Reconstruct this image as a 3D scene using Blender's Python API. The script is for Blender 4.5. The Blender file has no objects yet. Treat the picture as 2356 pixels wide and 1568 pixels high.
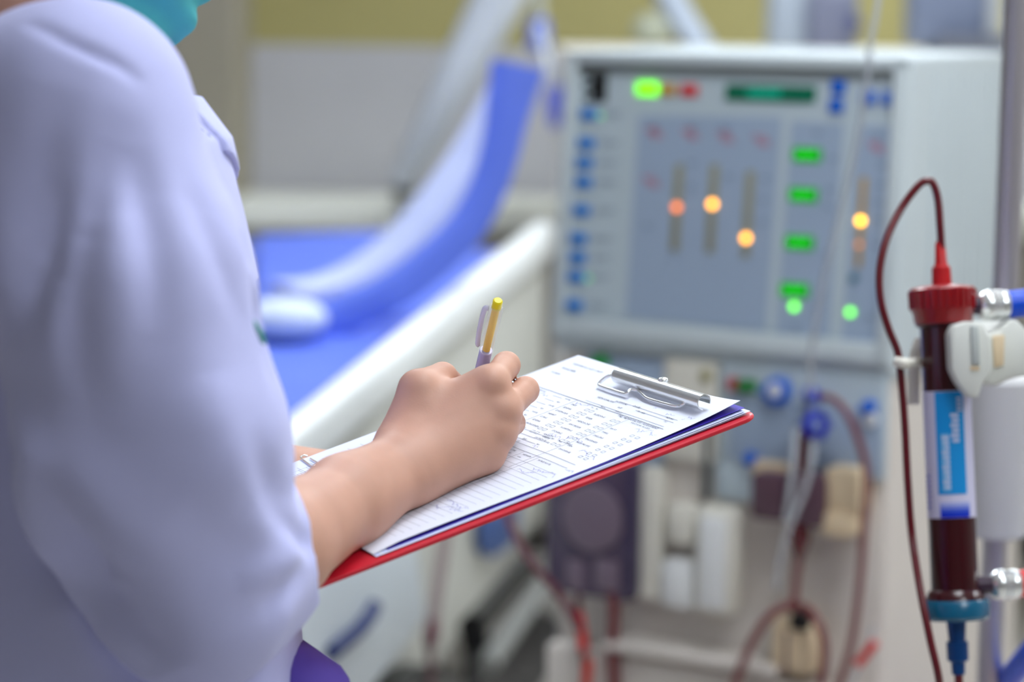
import bpy, bmesh, math, random
import numpy as np
from mathutils import Vector, Matrix

random.seed(4)
rng = np.random.default_rng(7)
SC = bpy.context.scene
COL = SC.collection

# ------------------------------------------------------------------ camera
FPX = 85 / 36 * 2356            # focal length in pixels of the 2356 x 1568 frame
CAM = np.array([0, 0, 1.42])
PITCH, ROLL = math.radians(7.5), math.radians(0.8)
_f = np.array([0, math.cos(PITCH), -math.sin(PITCH)])
_u = np.array([0, math.sin(PITCH), math.cos(PITCH)])
_r = np.array([1., 0, 0])
CR = math.cos(ROLL) * _r + math.sin(ROLL) * _u
CU = math.cos(ROLL) * _u - math.sin(ROLL) * _r
CF = _f
cd = bpy.data.cameras.new('camera')
cd.lens = 85; cd.sensor_width = 36; cd.clip_start = .05; cd.clip_end = 60
cd.dof.use_dof = True; cd.dof.focus_distance = 1.695; cd.dof.aperture_fstop = 3.6
cam = bpy.data.objects.new('camera', cd); COL.objects.link(cam)
cam.matrix_world = Matrix(((CR[0], CU[0], -CF[0], CAM[0]), (CR[1], CU[1], -CF[1], CAM[1]),
                           (CR[2], CU[2], -CF[2], CAM[2]), (0, 0, 0, 1)))
SC.camera = cam

# ------------------------------------------------------------------ world and exposure
w = bpy.data.worlds.new('world'); SC.world = w; w.use_nodes = True
w.node_tree.nodes['Background'].inputs[0].default_value = (.75, .85, 1, 1)
w.node_tree.nodes['Background'].inputs[1].default_value = .2
SC.view_settings.view_transform = 'Standard'; SC.view_settings.look = 'None'
SC.view_settings.gamma = 1; SC.view_settings.use_curve_mapping = False
SC.view_settings.exposure = 0.0
LAMP_STRENGTH = 11.8            # the ceiling panels, built with their fixtures below

# ------------------------------------------------------------------ pixel helpers
def ray(u, v): return CF + CR * (u - 1178) / FPX - CU * (v - 784) / FPX
def W(u, v, d): return CAM + d * ray(u, v)
def hit(u, v, p0, n):
    r = ray(u, v); return CAM + r * (((np.asarray(p0) - CAM) @ n) / (r @ n))

# ------------------------------------------------------------------ materials
def lin(c):
    c = np.asarray(c, float) / 255
    return tuple(np.where(c <= .04045, c / 12.92, ((c + .055) / 1.055) ** 2.4))
def mat(name, col, rough=.5, metal=0., noise=0., nscale=40., bump=0., bscale=200., trans=0., emit=None, es=0., sub=0., sheen=0., coat=0., alpha=1., ior=1.45):
    m = bpy.data.materials.new(name); m.use_nodes = True
    nt = m.node_tree; b = nt.nodes['Principled BSDF']
    c = lin(col)
    b.inputs['Base Color'].default_value = (*c, 1)
    b.inputs['Roughness'].default_value = rough; b.inputs['Metallic'].default_value = metal
    b.inputs['Transmission Weight'].default_value = trans; b.inputs['IOR'].default_value = ior
    b.inputs['Subsurface Weight'].default_value = sub
    b.inputs['Sheen Weight'].default_value = sheen; b.inputs['Coat Weight'].default_value = coat
    b.inputs['Alpha'].default_value = alpha
    if sub: b.inputs['Subsurface Radius'].default_value = (.012, .005, .003); b.inputs['Subsurface Scale'].default_value = .6
    if emit is not None:
        b.inputs['Emission Color'].default_value = (*lin(emit), 1); b.inputs['Emission Strength'].default_value = es
    if noise or bump:
        tc = nt.nodes.new('ShaderNodeTexCoord')
    if noise:
        n = nt.nodes.new('ShaderNodeTexNoise'); n.inputs['Scale'].default_value = nscale; n.inputs['Detail'].default_value = 4
        nt.links.new(tc.outputs['Object'], n.inputs['Vector'])
        r = nt.nodes.new('ShaderNodeMapRange'); r.inputs[1].default_value = .3; r.inputs[2].default_value = .7
        r.inputs[3].default_value = 1 - noise; r.inputs[4].default_value = 1 + noise
        nt.links.new(n.outputs['Fac'], r.inputs[0])
        mx = nt.nodes.new('ShaderNodeVectorMath'); mx.operation = 'SCALE'; mx.inputs[0].default_value = c
        nt.links.new(r.outputs[0], mx.inputs['Scale']); nt.links.new(mx.outputs[0], b.inputs['Base Color'])
    if bump:
        n2 = nt.nodes.new('ShaderNodeTexNoise'); n2.inputs['Scale'].default_value = bscale; n2.inputs['Detail'].default_value = 3
        nt.links.new(tc.outputs['Object'], n2.inputs['Vector'])
        bp = nt.nodes.new('ShaderNodeBump'); bp.inputs['Strength'].default_value = bump; bp.inputs['Distance'].default_value = .002
        nt.links.new(n2.outputs['Fac'], bp.inputs['Height']); nt.links.new(bp.outputs[0], b.inputs['Normal'])
    return m

# ------------------------------------------------------------------ mesh helpers: everything is (verts, faces)
def V3(a): return np.asarray(a, float).reshape(-1, 3)
def join(*ms):
    vs, fs, o = [], [], 0
    for v, f in ms:
        vs.append(V3(v)); fs += [tuple(i + o for i in q) for q in f]; o += len(v)
    return np.concatenate(vs), fs
def xf(m, R=None, t=(0, 0, 0)):
    v = V3(m[0]);
    if R is not None: v = v @ np.asarray(R).T
    return v + np.asarray(t), m[1]
def rbox(c, s, bev=.003, seg=2):
    bm = bmesh.new(); bmesh.ops.create_cube(bm, size=1)
    for v in bm.verts: v.co = Vector((v.co.x * s[0], v.co.y * s[1], v.co.z * s[2]))
    b = min(bev, .49 * min(s))
    if b > 0: bmesh.ops.bevel(bm, geom=bm.edges[:], offset=b, segments=seg, profile=.5, affect='EDGES')
    bm.verts.index_update()
    vs = [tuple(v.co) for v in bm.verts]; fs = [tuple(v.index for v in f.verts) for f in bm.faces]; bm.free()
    return V3(vs) + np.asarray(c), fs
def catmull(pts, n=8):
    P = V3(pts); P = np.concatenate([[2 * P[0] - P[1]], P, [2 * P[-1] - P[-2]]]); out = []
    for i in range(1, len(P) - 2):
        for k in range(n):
            t = k / n
            out.append(.5 * ((2 * P[i]) + (-P[i - 1] + P[i + 1]) * t + (2 * P[i - 1] - 5 * P[i] + 4 * P[i + 1] - P[i + 2]) * t * t + (-P[i - 1] + 3 * P[i] - 3 * P[i + 1] + P[i + 2]) * t ** 3))
    out.append(P[-2]); return np.array(out)
def frames(P):
    T = np.gradient(P, axis=0); T /= np.linalg.norm(T, axis=1)[:, None] + 1e-12
    n = np.cross(T[0], [0, 0, 1.]);
    if np.linalg.norm(n) < 1e-3: n = np.cross(T[0], [1., 0, 0])
    n /= np.linalg.norm(n); N = [n]
    for i in range(1, len(P)):
        n = N[-1] - T[i] * (N[-1] @ T[i]); N.append(n / np.linalg.norm(n))
    N = np.array(N); return T, N, np.cross(T, N)
def tube(pts, r, sides=12, smooth=8, flat=1., cap=True):
    P = catmull(pts, smooth) if smooth else V3(pts)
    T, N, B = frames(P)
    r = np.interp(np.linspace(0, 1, len(P)), np.linspace(0, 1, len(np.atleast_1d(r))), np.atleast_1d(r))
    a = np.linspace(0, 2 * np.pi, sides, endpoint=False)
    vs = (P[:, None] + r[:, None, None] * (np.cos(a)[None, :, None] * N[:, None] + flat * np.sin(a)[None, :, None] * B[:, None])).reshape(-1, 3)
    fs = [(i * sides + j, i * sides + (j + 1) % sides, (i + 1) * sides + (j + 1) % sides, (i + 1) * sides + j) for i in range(len(P) - 1) for j in range(sides)]
    if cap: fs += [tuple(range(sides - 1, -1, -1)), tuple((len(P) - 1) * sides + j for j in range(sides))]
    return vs, fs
def lathe(prof, p0, p1, sides=32, cap=True):
    """prof: (t along the axis in metres, radius)"""
    p0 = np.asarray(p0, float); ax = np.asarray(p1, float) - p0; ax /= np.linalg.norm(ax)
    n = np.cross(ax, [0, 1., 0]);
    if np.linalg.norm(n) < 1e-3: n = np.cross(ax, [1., 0, 0])
    n /= np.linalg.norm(n); b = np.cross(ax, n); a = np.linspace(0, 2 * np.pi, sides, endpoint=False)
    vs = np.concatenate([p0 + ax * t + r * (np.cos(a)[:, None] * n + np.sin(a)[:, None] * b) for t, r in prof])
    k = len(prof)
    fs = [(i * sides + j, (i + 1) * sides + j, (i + 1) * sides + (j + 1) % sides, i * sides + (j + 1) % sides) for i in range(k - 1) for j in range(sides)]
    if cap: fs += [tuple(range(sides)), tuple((k - 1) * sides + j for j in range(sides - 1, -1, -1))]
    return vs, fs
def prism(poly, z0, z1, R=None, t=(0, 0, 0)):
    """poly in x, y extruded along z"""
    P = np.asarray(poly, float); n = len(P)
    if np.sum(P[:, 0] * np.roll(P[:, 1], -1) - P[:, 1] * np.roll(P[:, 0], -1)) < 0: P = P[::-1]
    vs = np.concatenate([np.c_[P, np.full(n, z0)], np.c_[P, np.full(n, z1)]])
    fs = [tuple(range(n - 1, -1, -1)), tuple(range(n, 2 * n))] + [(i, (i + 1) % n, n + (i + 1) % n, n + i) for i in range(n)]
    return xf((vs, fs), R, t)
def rrect(x0, y0, x1, y1, r, n=5):
    out = []
    for cx, cy, a in ((x1 - r, y0 + r, -90), (x1 - r, y1 - r, 0), (x0 + r, y1 - r, 90), (x0 + r, y0 + r, 180)):
        for k in range(n + 1):
            t = math.radians(a + 90 * k / n); out.append((cx + r * math.cos(t), cy + r * math.sin(t)))
    return out
def sphere(c, r, seg=20, rings=12):
    r = np.broadcast_to(np.asarray(r, float), 3); vs = [(0, 0, 1)]
    for i in range(1, rings):
        th = math.pi * i / rings
        vs += [(math.sin(th) * math.cos(2 * math.pi * j / seg), math.sin(th) * math.sin(2 * math.pi * j / seg), math.cos(th)) for j in range(seg)]
    vs.append((0, 0, -1)); fs = [(0, 1 + j, 1 + (j + 1) % seg) for j in range(seg)]
    for i in range(rings - 2):
        a = 1 + i * seg
        fs += [(a + j, a + seg + j, a + seg + (j + 1) % seg, a + (j + 1) % seg) for j in range(seg)]
    a = 1 + (rings - 2) * seg
    fs += [(a + j, len(vs) - 1, a + (j + 1) % seg) for j in range(seg)]
    return V3(vs) * r + np.asarray(c), fs

OFF = {}
def obj(name, m, material, parent=None, smooth=True, kind=None, label=None):
    me = bpy.data.meshes.new(name)
    v = V3(m[0])
    off = OFF.get(parent.name) if parent is not None else None
    if off is not None: v = v - off
    me.from_pydata(v.tolist(), [], [tuple(int(i) for i in f) for f in m[1]]); me.update()
    if smooth:
        me.shade_smooth() if hasattr(me, 'shade_smooth') else None
        try: me.set_sharp_from_angle(angle=math.radians(38 if smooth is True else smooth))
        except Exception: pass
    o = bpy.data.objects.new(name, me); COL.objects.link(o)
    if off is not None: OFF[o.name] = off
    if material is not None: me.materials.append(material)
    if parent is not None: o.parent = parent
    if kind: o['kind'] = kind
    if label: o['label'] = label
    return o
def tag(o, label, cat, group=None):
    o['label'] = label; o['category'] = cat
    if group: o['group'] = group
    return o
def thing(name, label, cat, loc=(0, 0, 0), rotz=0., group=None, world=True):
    """an Empty at the thing's base; with world=True the parts are given in world coordinates (no rotation)"""
    o = bpy.data.objects.new(name, None); COL.objects.link(o); o.empty_display_size = .05
    o.location = tuple(float(x) for x in loc); o.rotation_euler = (0, 0, rotz)
    if world: OFF[o.name] = np.array(loc, float)
    return tag(o, label, cat, group)
def text_mesh(s, size, font_shear=0.):
    c = bpy.data.curves.new('print', 'FONT'); c.body = s; c.size = size; c.resolution_u = 1; c.shear = font_shear
    o = bpy.data.objects.new('print', c); me = bpy.data.meshes.new_from_object(o)
    vs = np.array([tuple(v.co) for v in me.vertices]).reshape(-1, 3); fs = [tuple(p.vertices) for p in me.polygons]
    bpy.data.objects.remove(o); bpy.data.curves.remove(c); bpy.data.meshes.remove(me)
    return vs, fs

# ------------------------------------------------------------------ signed distance modelling for body and cloth
def cone(a, b, ra, rb):
    a = np.asarray(a, float); b = np.asarray(b, float); ab = b - a; L2 = ab @ ab
    def f(P):
        t = np.clip(((P - a) @ ab) / L2, 0, 1)
        return np.linalg.norm(P - a - t[:, None] * ab, axis=1) - (ra + (rb - ra) * t)
    return f
def ball(c, r, Rm=None):
    c = np.asarray(c, float); r = np.broadcast_to(np.asarray(r, float), 3)
    def f(P):
        q = P - c
        if Rm is not None: q = q @ Rm
        k0 = np.linalg.norm(q / r, axis=1); k1 = np.linalg.norm(q / r ** 2, axis=1) + 1e-9
        return k0 * (k0 - 1) / k1
    return f
def smin(a, b, k):
    k = np.maximum(k, 1e-7)
    h = np.clip(.5 + .5 * (b - a) / k, 0, 1); return b + (a - b) * h - k * h * (1 - h)
def union(fs, k):
    def f(P):
        d = fs[0](P)
        for g in fs[1:]: d = smin(d, g(P), k)
        return d
    return f
def nets(f, lo, hi, h, newton=2):
    lo = np.asarray(lo, float); hi = np.asarray(hi, float); B = 8
    nb = np.ceil((hi - lo) / (h * B)).astype(int); n = nb * B + 1
    G = np.ones(nb * B, np.float32)
    cb = np.stack(np.meshgrid(*[np.arange(k) for k in nb], indexing='ij'), -1).reshape(-1, 3)
    cf = f(lo + (cb * B + B / 2) * h)
    Gb = G.reshape(nb[0], B, nb[1], B, nb[2], B)
    Gb[:] = np.sign(cf).reshape(nb)[:, None, :, None, :, None]
    act = np.where(np.abs(cf) < h * B * 1.6)[0]
    loc = np.stack(np.meshgrid(*[np.arange(B)] * 3, indexing='ij'), -1).reshape(-1, 3)
    for s in range(0, len(act), 400):
        ids = act[s:s + 400]
        P = lo + ((cb[ids] * B)[:, None] + loc[None]) * h
        val = f(P.reshape(-1, 3)).reshape(len(ids), B, B, B)
        for q, c in zip(val, cb[ids]): Gb[c[0], :, c[1], :, c[2], :] = q
    S = G < 0; nx, ny, nz = G.shape
    offs = [(i, j, k) for i in (0, 1) for j in (0, 1) for k in (0, 1)]
    sl = lambda A, o: A[o[0]:nx - 1 + o[0], o[1]:ny - 1 + o[1], o[2]:nz - 1 + o[2]]
    cnt = sum(sl(S, o).astype(np.int8) for o in offs)
    A = (cnt > 0) & (cnt < 8); I = -np.ones(A.shape, np.int64); ai = np.argwhere(A); I[A] = np.arange(len(ai))
    cv = {o: G[ai[:, 0] + o[0], ai[:, 1] + o[1], ai[:, 2] + o[2]].astype(float) for o in offs}
    acc = np.zeros((len(ai), 3)); num = np.zeros(len(ai))
    for o in offs:
        for ax in range(3):
            if o[ax] == 0:
                o2 = list(o); o2[ax] = 1; a, b = cv[o], cv[tuple(o2)]
                m = (a < 0) != (b < 0); t = np.where(m, a / np.where(m, a - b, 1), 0)
                p = np.tile(np.array(o, float), (len(ai), 1)); p[:, ax] += t
                acc += p * m[:, None]; num += m
    v = lo + (ai + acc / np.maximum(num, 1)[:, None]) * h
    F = []
    for ax in range(3):
        o1, o2 = [(1, 2), (2, 0), (0, 1)][ax]
        d = [slice(None)] * 3; e = [slice(None)] * 3; d[ax] = slice(0, -1); e[ax] = slice(1, None)
        for q in (o1, o2): d[q] = slice(1, -1); e[q] = slice(1, -1)
        s0, s1 = S[tuple(d)], S[tuple(e)]
        for flag in (True, False):
            m = np.argwhere((s0 != s1) & (s0 == flag))
            if not len(m): continue
            m[:, o1] += 1; m[:, o2] += 1
            def cell(a, b):
                c = m.copy(); c[:, o1] -= a; c[:, o2] -= b; return I[c[:, 0], c[:, 1], c[:, 2]]
            q = np.stack([cell(1, 1), cell(0, 1), cell(0, 0), cell(1, 0)], 1)
            if not flag: q = q[:, ::-1]
            F.append(q)
    F = np.concatenate(F); F = F[(F >= 0).all(1)]
    for _ in range(newton):
        g = grad(f, v, h * .3); d = f(v); v = v - np.clip(d, -h, h)[:, None] * g
    return v, F
def grad(f, v, e):
    g = np.stack([f(v + np.eye(3)[k] * e) - f(v - np.eye(3)[k] * e) for k in range(3)], 1)
    return g / (np.linalg.norm(g, axis=1)[:, None] + 1e-9)
def march(f, u, v, d0=.9, d1=2.4):
    r = ray(u, v); d = d0
    for _ in range(200):
        s = float(f((CAM + r * d)[None])[0])
        if s < .0004: return d
        d += s * .7
        if d > d1: return None
    return d

# ================================================================== materials in use
M_WALL = mat('wall_paint', (182, 182, 187), .85, noise=.03, nscale=3)
def two_tone(m, z, upper, blend=.004):
    nt = m.node_tree; b = nt.nodes['Principled BSDF']
    g = nt.nodes.new('ShaderNodeNewGeometry'); s = nt.nodes.new('ShaderNodeSeparateXYZ')
    nt.links.new(g.outputs['Position'], s.inputs[0])
    gt = nt.nodes.new('ShaderNodeMath'); gt.operation = 'GREATER_THAN'; gt.inputs[1].default_value = z
    nt.links.new(s.outputs['Z'], gt.inputs[0])
    mx = nt.nodes.new('ShaderNodeMix'); mx.data_type = 'RGBA'
    old = b.inputs['Base Color'].links[0].from_socket if b.inputs['Base Color'].links else None
    nt.links.new(gt.outputs[0], mx.inputs[0])
    if old: nt.links.new(old, mx.inputs[6])
    else: mx.inputs[6].default_value = b.inputs['Base Color'].default_value
    mx.inputs[7].default_value = (*lin(upper), 1)
    nt.links.new(mx.outputs[2], b.inputs['Base Color'])
two_tone(M_WALL, 1.35, (164, 156, 104))
M_PLAINWALL = mat('plain_wall_paint', (176, 172, 166), .85, noise=.02, nscale=3)
M_CEIL = mat('ceiling_paint', (236, 236, 234), .9, noise=.02, nscale=5)
M_FLOOR = mat('vinyl_floor', (206, 202, 196), .35, noise=.06, nscale=8)
M_LAMP = mat('lamp_diffuser', (250, 250, 250), .5, emit=(240, 247, 253), es=LAMP_STRENGTH)
M_WHITEMETAL = mat('white_enamel', (235, 236, 236), .4)
M_CASE = mat('machine_case', (200, 210, 214), .65, noise=.015, nscale=6)
M_CREAM = mat('cream_plastic', (230, 226, 214), .42, noise=.02, nscale=8)
M_FACE = mat('panel_face', (188, 202, 210), .45)
M_FIELD = mat('panel_field', (160, 177, 200), .5)
M_BLUEBTN = mat('blue_key', (0, 96, 206), .5)
M_BLUEKEY = mat('light_blue_key', (24, 124, 214), .5)
M_DBLUE = mat('deep_blue_plastic', (14, 44, 190), .3)
M_BLACK = mat('black_plastic', (14, 15, 17), .4)
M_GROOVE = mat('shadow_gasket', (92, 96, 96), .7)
M_OLIVE = mat('bar_window', (150, 148, 124), .4)
M_YBAR = mat('yellow_bar_window', (186, 148, 50), .4)
M_REDINK = mat('red_ink', (196, 84, 104), .6)
M_GREYINK = mat('grey_ink', (120, 134, 156), .6)
M_LCD = mat('dark_green_display', (0, 70, 52), .35, emit=(0, 92, 66), es=.5)
M_TEAL = mat('display_glyphs', (0, 130, 110), .4, emit=(0, 170, 140), es=.7)
M_GDISP = mat('green_display', (0, 60, 8), .3, emit=(0, 190, 10), es=.55)
M_GDIG = mat('green_segments', (0, 120, 0), .4, emit=(20, 255, 20), es=.9)
def led(name, col, es): return mat(name, col, .4, emit=col, es=es)
M_LG, M_LG2 = led('bright_green_led', (120, 255, 0), 1.5), led('small_green_led', (100, 230, 50), 4)
M_LA, M_LR = mat('amber_lens', (200, 150, 40), .3), mat('red_lens', (214, 60, 66), .3)
M_LO, M_LO2, M_LO3 = led('orange_led', (255, 172, 40), 5.5), led('dim_orange_led', (255, 130, 40), 2.4), led('yellow_led', (255, 186, 0), 7)
M_SMOKE = mat('smoked_cover', (84, 70, 94), .25, coat=.3)
M_SMOKE2 = mat('smoked_cover_rotor', (122, 106, 122), .3)
M_BROWN = mat('brown_holder', (92, 66, 78), .35)
M_TAN = mat('tan_plastic', (226, 204, 170), .5)
M_BODYLOW = mat('machine_lower_case', (216, 208, 200), .5, noise=.03, nscale=5)
M_BLOOD = mat('blood_line', (96, 14, 26), .28, coat=.2)
M_BLOOD2 = mat('blood_line_thick', (118, 52, 54), .32, coat=.2)
M_REDCAP = mat('translucent_red_cap', (150, 0, 16), .3, coat=.15, trans=.1)
M_RED = mat('red_plastic', (214, 26, 34), .35)
M_CLEAR = mat('clear_tubing', (226, 230, 236), .2, alpha=.55)
M_STEEL = mat('stainless_steel', (196, 192, 200), .38, metal=.85)
M_CHROME = mat('chrome', (238, 240, 240), .22, metal=.8)

# ================================================================== the room
def struct(name, m, material, smooth=False):
    o = obj(name, m, material, smooth=smooth); o['kind'] = 'structure'; return o
X0, X1, Y0, Y1, ZC = -3.6, 3.4, -3.0, 6.9, 2.8
struct('floor', rbox(((X0 + X1) / 2, (Y0 + Y1) / 2, -.05), (X1 - X0, Y1 - Y0, .1), 0), M_FLOOR)
struct('ceiling', rbox(((X0 + X1) / 2, (Y0 + Y1) / 2, ZC + .05), (X1 - X0, Y1 - Y0, .1), 0), M_CEIL)
struct('wall_back', rbox(((X0 + X1) / 2, Y1 + .05, ZC / 2), (X1 - X0 + .2, .1, ZC), 0), M_WALL)
struct('wall_front', rbox(((X0 + X1) / 2, Y0 - .05, ZC / 2), (X1 - X0 + .2, .1, ZC), 0), M_PLAINWALL)
struct('wall_left', rbox((X0 - .05, (Y0 + Y1) / 2, ZC / 2), (.1, Y1 - Y0, ZC), 0), M_PLAINWALL)
struct('wall_right', rbox((X1 + .05, (Y0 + Y1) / 2, ZC / 2), (.1, Y1 - Y0, ZC), 0), M_PLAINWALL)
struct('baseboard_back', rbox(((X0 + X1) / 2, Y1 - .01, .05), (X1 - X0, .02, .1), .003), M_CREAM)
# pillar at the left of the back wall
pl = W(380, 100, 6.5); pr = W(548, 100, 6.5)
M_PILLAR = mat('pillar_paint', (158, 152, 136), .8, noise=.03, nscale=4)
struct('wall_pillar', rbox(((pl[0] + pr[0]) / 2, 6.7, ZC / 2), (pr[0] - pl[0], .4, ZC), .01), M_PILLAR)
# ceiling lamps
lamps = [('above the clipboard', .5, 1.9), ('above the open floor in front of the bed', 1.2, .1), ('above the far bed', -.5, 4.1),
         ('near the right wall', 2.7, 3.0), ('over the back wall counter', 1.6, 5.9), ('between the machine and the back wall', .8, 4.7)]
for txt, x, y in lamps:
    t = thing('ceiling_light', 'white surface mounted ceiling light panel ' + txt, 'ceiling light', (x, y, ZC), group='ceiling light panels')
    obj('frame', join(*[rbox((x + a, y + b, ZC - .012), s, .004) for a, b, s in ((.31, 0, (.03, 1.25, .024)), (-.31, 0, (.03, 1.25, .024)), (0, .61, (.59, .03, .024)), (0, -.61, (.59, .03, .024)))]), M_WHITEMETAL, t)
    obj('diffuser', rbox((x, y, ZC - .045), (.58, 1.18, .07), .012), M_LAMP, t)

# ================================================================== dialysis machine
MY = math.radians(-31.1); MT = math.radians(4.8)
MB = np.array([.055, 3.297, 0.])
RZ = np.array([[math.cos(MY), -math.sin(MY), 0], [math.sin(MY), math.cos(MY), 0], [0, 0, 1]])
PW, PH, PZ = .5, .391, .994
def to_m(p): return RZ.T @ (np.asarray(p) - MB)
def from_m(p): return RZ @ np.asarray(p, float) + MB
PN = np.array([0, -math.cos(MT), math.sin(MT)]); PU = np.array([0, math.sin(MT), math.cos(MT)])   # panel normal and up, machine frame
PNW = RZ @ PN
def panel(u, v, lift=0.):
    """pixel -> (x, s) on the tilted control panel"""
    p = to_m(hit(u, v, from_m(np.array([0, 0, PZ]) + PN * lift), PNW)) - np.array([0, 0, PZ]) - PN * lift
    return p[0], p @ PU
RP = np.stack([[1, 0, 0], PU, PN], 1)          # panel axes as columns: x, up, out
def on_panel(m): return xf(m, RP, (0, 0, PZ))
def pbox(u, v, w, h, z0, z1, bev=.001):
    """box lying on the panel: pixel centre, pixel size, heights above the face"""
    x, s = panel(u, v); xa, _ = panel(u - w / 2, v); xb, _ = panel(u + w / 2, v); _, sa = panel(u, v + h / 2); _, sb = panel(u, v - h / 2)
    return on_panel(rbox((x, s, (z0 + z1) / 2), (xb - xa, sb - sa, z1 - z0), bev))
def pbar(u0, v0, u1, v1, w, z0, z1):
    x0, s0 = panel(u0, v0); x1, s1 = panel(u1, v1); xa, _ = panel(u0 - w / 2, v0); xb, _ = panel(u0 + w / 2, v0)
    return on_panel(rbox(((x0 + x1) / 2, (s0 + s1) / 2, (z0 + z1) / 2), (xb - xa, s0 - s1, z1 - z0), .001))
def pquad(px, z0, z1):
    return on_panel(prism([panel(*p) for p in px], z0, z1))
def pdisc(u, v, r, z0, z1, sides=20):
    x, s = panel(u, v)
    return on_panel(lathe([(0, r), (z1 - z0, r)], (x, s, z0), (x, s, z1), sides))

mach = thing('dialysis_machine', 'pale grey dialysis machine with lit control panel and bloodline modules', 'dialysis machine', MB, MY, world=False)
# monitor housing: a side profile extruded across the width, thin bezel proud of the face
dep = .375
top = PU * PH
prof = [(0, PZ), (top[1], PZ + top[2]), (dep, PZ + top[2] + .006), (dep, PZ - .02), (.01, PZ - .02)]
RYZ = np.array([[0, 0, 1.], [1, 0, 0], [0, 1, 0]])       # poly (y, z) extruded along x
def side_prism(poly, x0, x1, bev=.006):
    m = prism(poly, x0, x1, RYZ)
    bm = bmesh.new(); vs = [bm.verts.new(tuple(v)) for v in m[0]]
    for f in m[1]: bm.faces.new([vs[i] for i in f])
    bmesh.ops.recalc_face_normals(bm, faces=bm.faces[:])
    bmesh.ops.bevel(bm, geom=bm.edges[:], offset=bev, segments=3, profile=.5, affect='EDGES'); bm.verts.index_update()
    r = (V3([tuple(v.co) for v in bm.verts]), [tuple(v.index for v in f.verts) for f in bm.faces]); bm.free(); return r
mon = obj('monitor_housing', side_prism(prof, 0, PW, .009), M_CASE, mach)
for k in range(5):     # ribs on the side
    yy = .12 + k * .05
    obj('side_rib', rbox((PW + .001, yy, PZ + .19), (.006, .012, .36), .002), M_CASE, mon)
# bezel frame
fx0, fx1, fs0, fs1 = .020, .480, .030, .372
obj('bezel', join(*[on_panel(rbox(c, s, .003)) for c, s in ((((0 + fx0) / 2 + .002, PH / 2, .006), (fx0 - .004, PH - .006, .014)), (((fx1 + PW) / 2 - .002, PH / 2, .006), (PW - fx1 - .004, PH - .006, .014)),
    ((PW / 2, fs0 / 2, .005), (PW - .008, fs0 - .004, .012)), ((PW / 2, (fs1 + PH) / 2, .006), (PW - .008, PH - fs1 - .004, .014)))]), M_CASE, mon)
obj('gasket', join(on_panel(rbox(((fx0 + fx1) / 2, fs1 - .005, .004), (fx1 - fx0, .010, .006), .002)), on_panel(rbox((fx1 - .002, fs1 - .03, .004), (.004, .05, .006), .0015))), mat('panel_gasket', (132, 138, 138), .7), mon)
face = obj('panel_face', on_panel(prism(rrect(fx0, fs0, fx1, fs1, .008), 0, .002)), M_FACE, mon)
def C3(x, y): return 1250 + x * .4975, 80 + y * .4975     # crop of the panel -> pixels
for poly in ([(445, 372), (1108, 382), (1032, 1368), (385, 1302)], [(1152, 400), (1392, 410), (1325, 1392), (1078, 1378)], [(1455, 418), (1650, 424), (1565, 1425), (1385, 1410)]):
    obj('display_field', pquad([C3(*p) for p in poly], .002, .0028), M_FIELD, mon, False)
# maker's mark: black block with pale cuts
lx, ls = panel(*C3(255, 225))
obj('logo_mark', join(*[pbox(*C3(cx_, cy_), w_, 15, .002, .003) for cx_, cy_, w_ in ((256, 158, 40), (246, 186, 56), (262, 214, 34), (244, 242, 54), (262, 268, 34), (246, 298, 50))], pbox(*C3(262, 226), 18, 86, .002, .0028)), M_BLACK, mon, False)
obj('status_light', pbox(*C3(487, 250), 50, 30, .002, .006, .0025), M_LG, mon, label='bright green status light')
obj('status_light', pbox(*C3(582, 255), 36, 26, .002, .005, .002), M_LA, mon, label='amber status light')
obj('status_light', pbox(*C3(680, 258), 40, 28, .002, .005, .002), M_LR, mon, label='red status light')
d = obj('text_display', pbox(*C3(1055, 272), 208, 38, .002, .005), M_LCD, mon, label='dark green text display')
obj('display_text', join(*[pbox(*C3(960 + 17 * k, 268 + (k % 2) * 6), 5, 14 + 4 * (k % 3), .005, .0055, 0) for k in range(9)]), M_TEAL, d, False)
for p in ((1370, 243), (1360, 330), (1508, 293), (1605, 297)):
    obj('key', pbox(*C3(*p), 33, 33, .002, .006, .0015), M_BLUEBTN, mon)
for i, p in enumerate(((215, 368), (205, 502), (197, 592), (193, 682), (183, 812), (170, 942), (165, 1030), (157, 1118), (150, 1250))):
    obj('key', pbox(*C3(*p), 38, 24, .002, .006, .0015), M_BLUEKEY, mon)
    obj('key_caption', join(pbox(*C3(p[0] + 108, p[1] - 6), 44, 3, .002, .0025, 0), pbox(*C3(p[0] + 100, p[1] + 10), 34, 3, .002, .0025, 0)), M_GREYINK, mon, False)
    if i in (0, 7): obj('key_light', pdisc(*C3(p[0] + 55, p[1] + 8), .003, .002, .004, 12), mat('faint_green_led', (120, 220, 150), .4, emit=(120, 255, 150), es=.5), mon)
for p in ((515, 455), (680, 460), (845, 475), (1010, 490), (500, 680), (1540, 520)):
    obj('caption', join(*[pbox(*C3(p[0] + dx, p[1] + dy), w, 3.5, .0028, .0034, 0) for dx, dy, w in ((-8, -18, 28), (6, 0, 30), (18, 18, 24))]), M_REDINK, mon, False)
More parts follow.
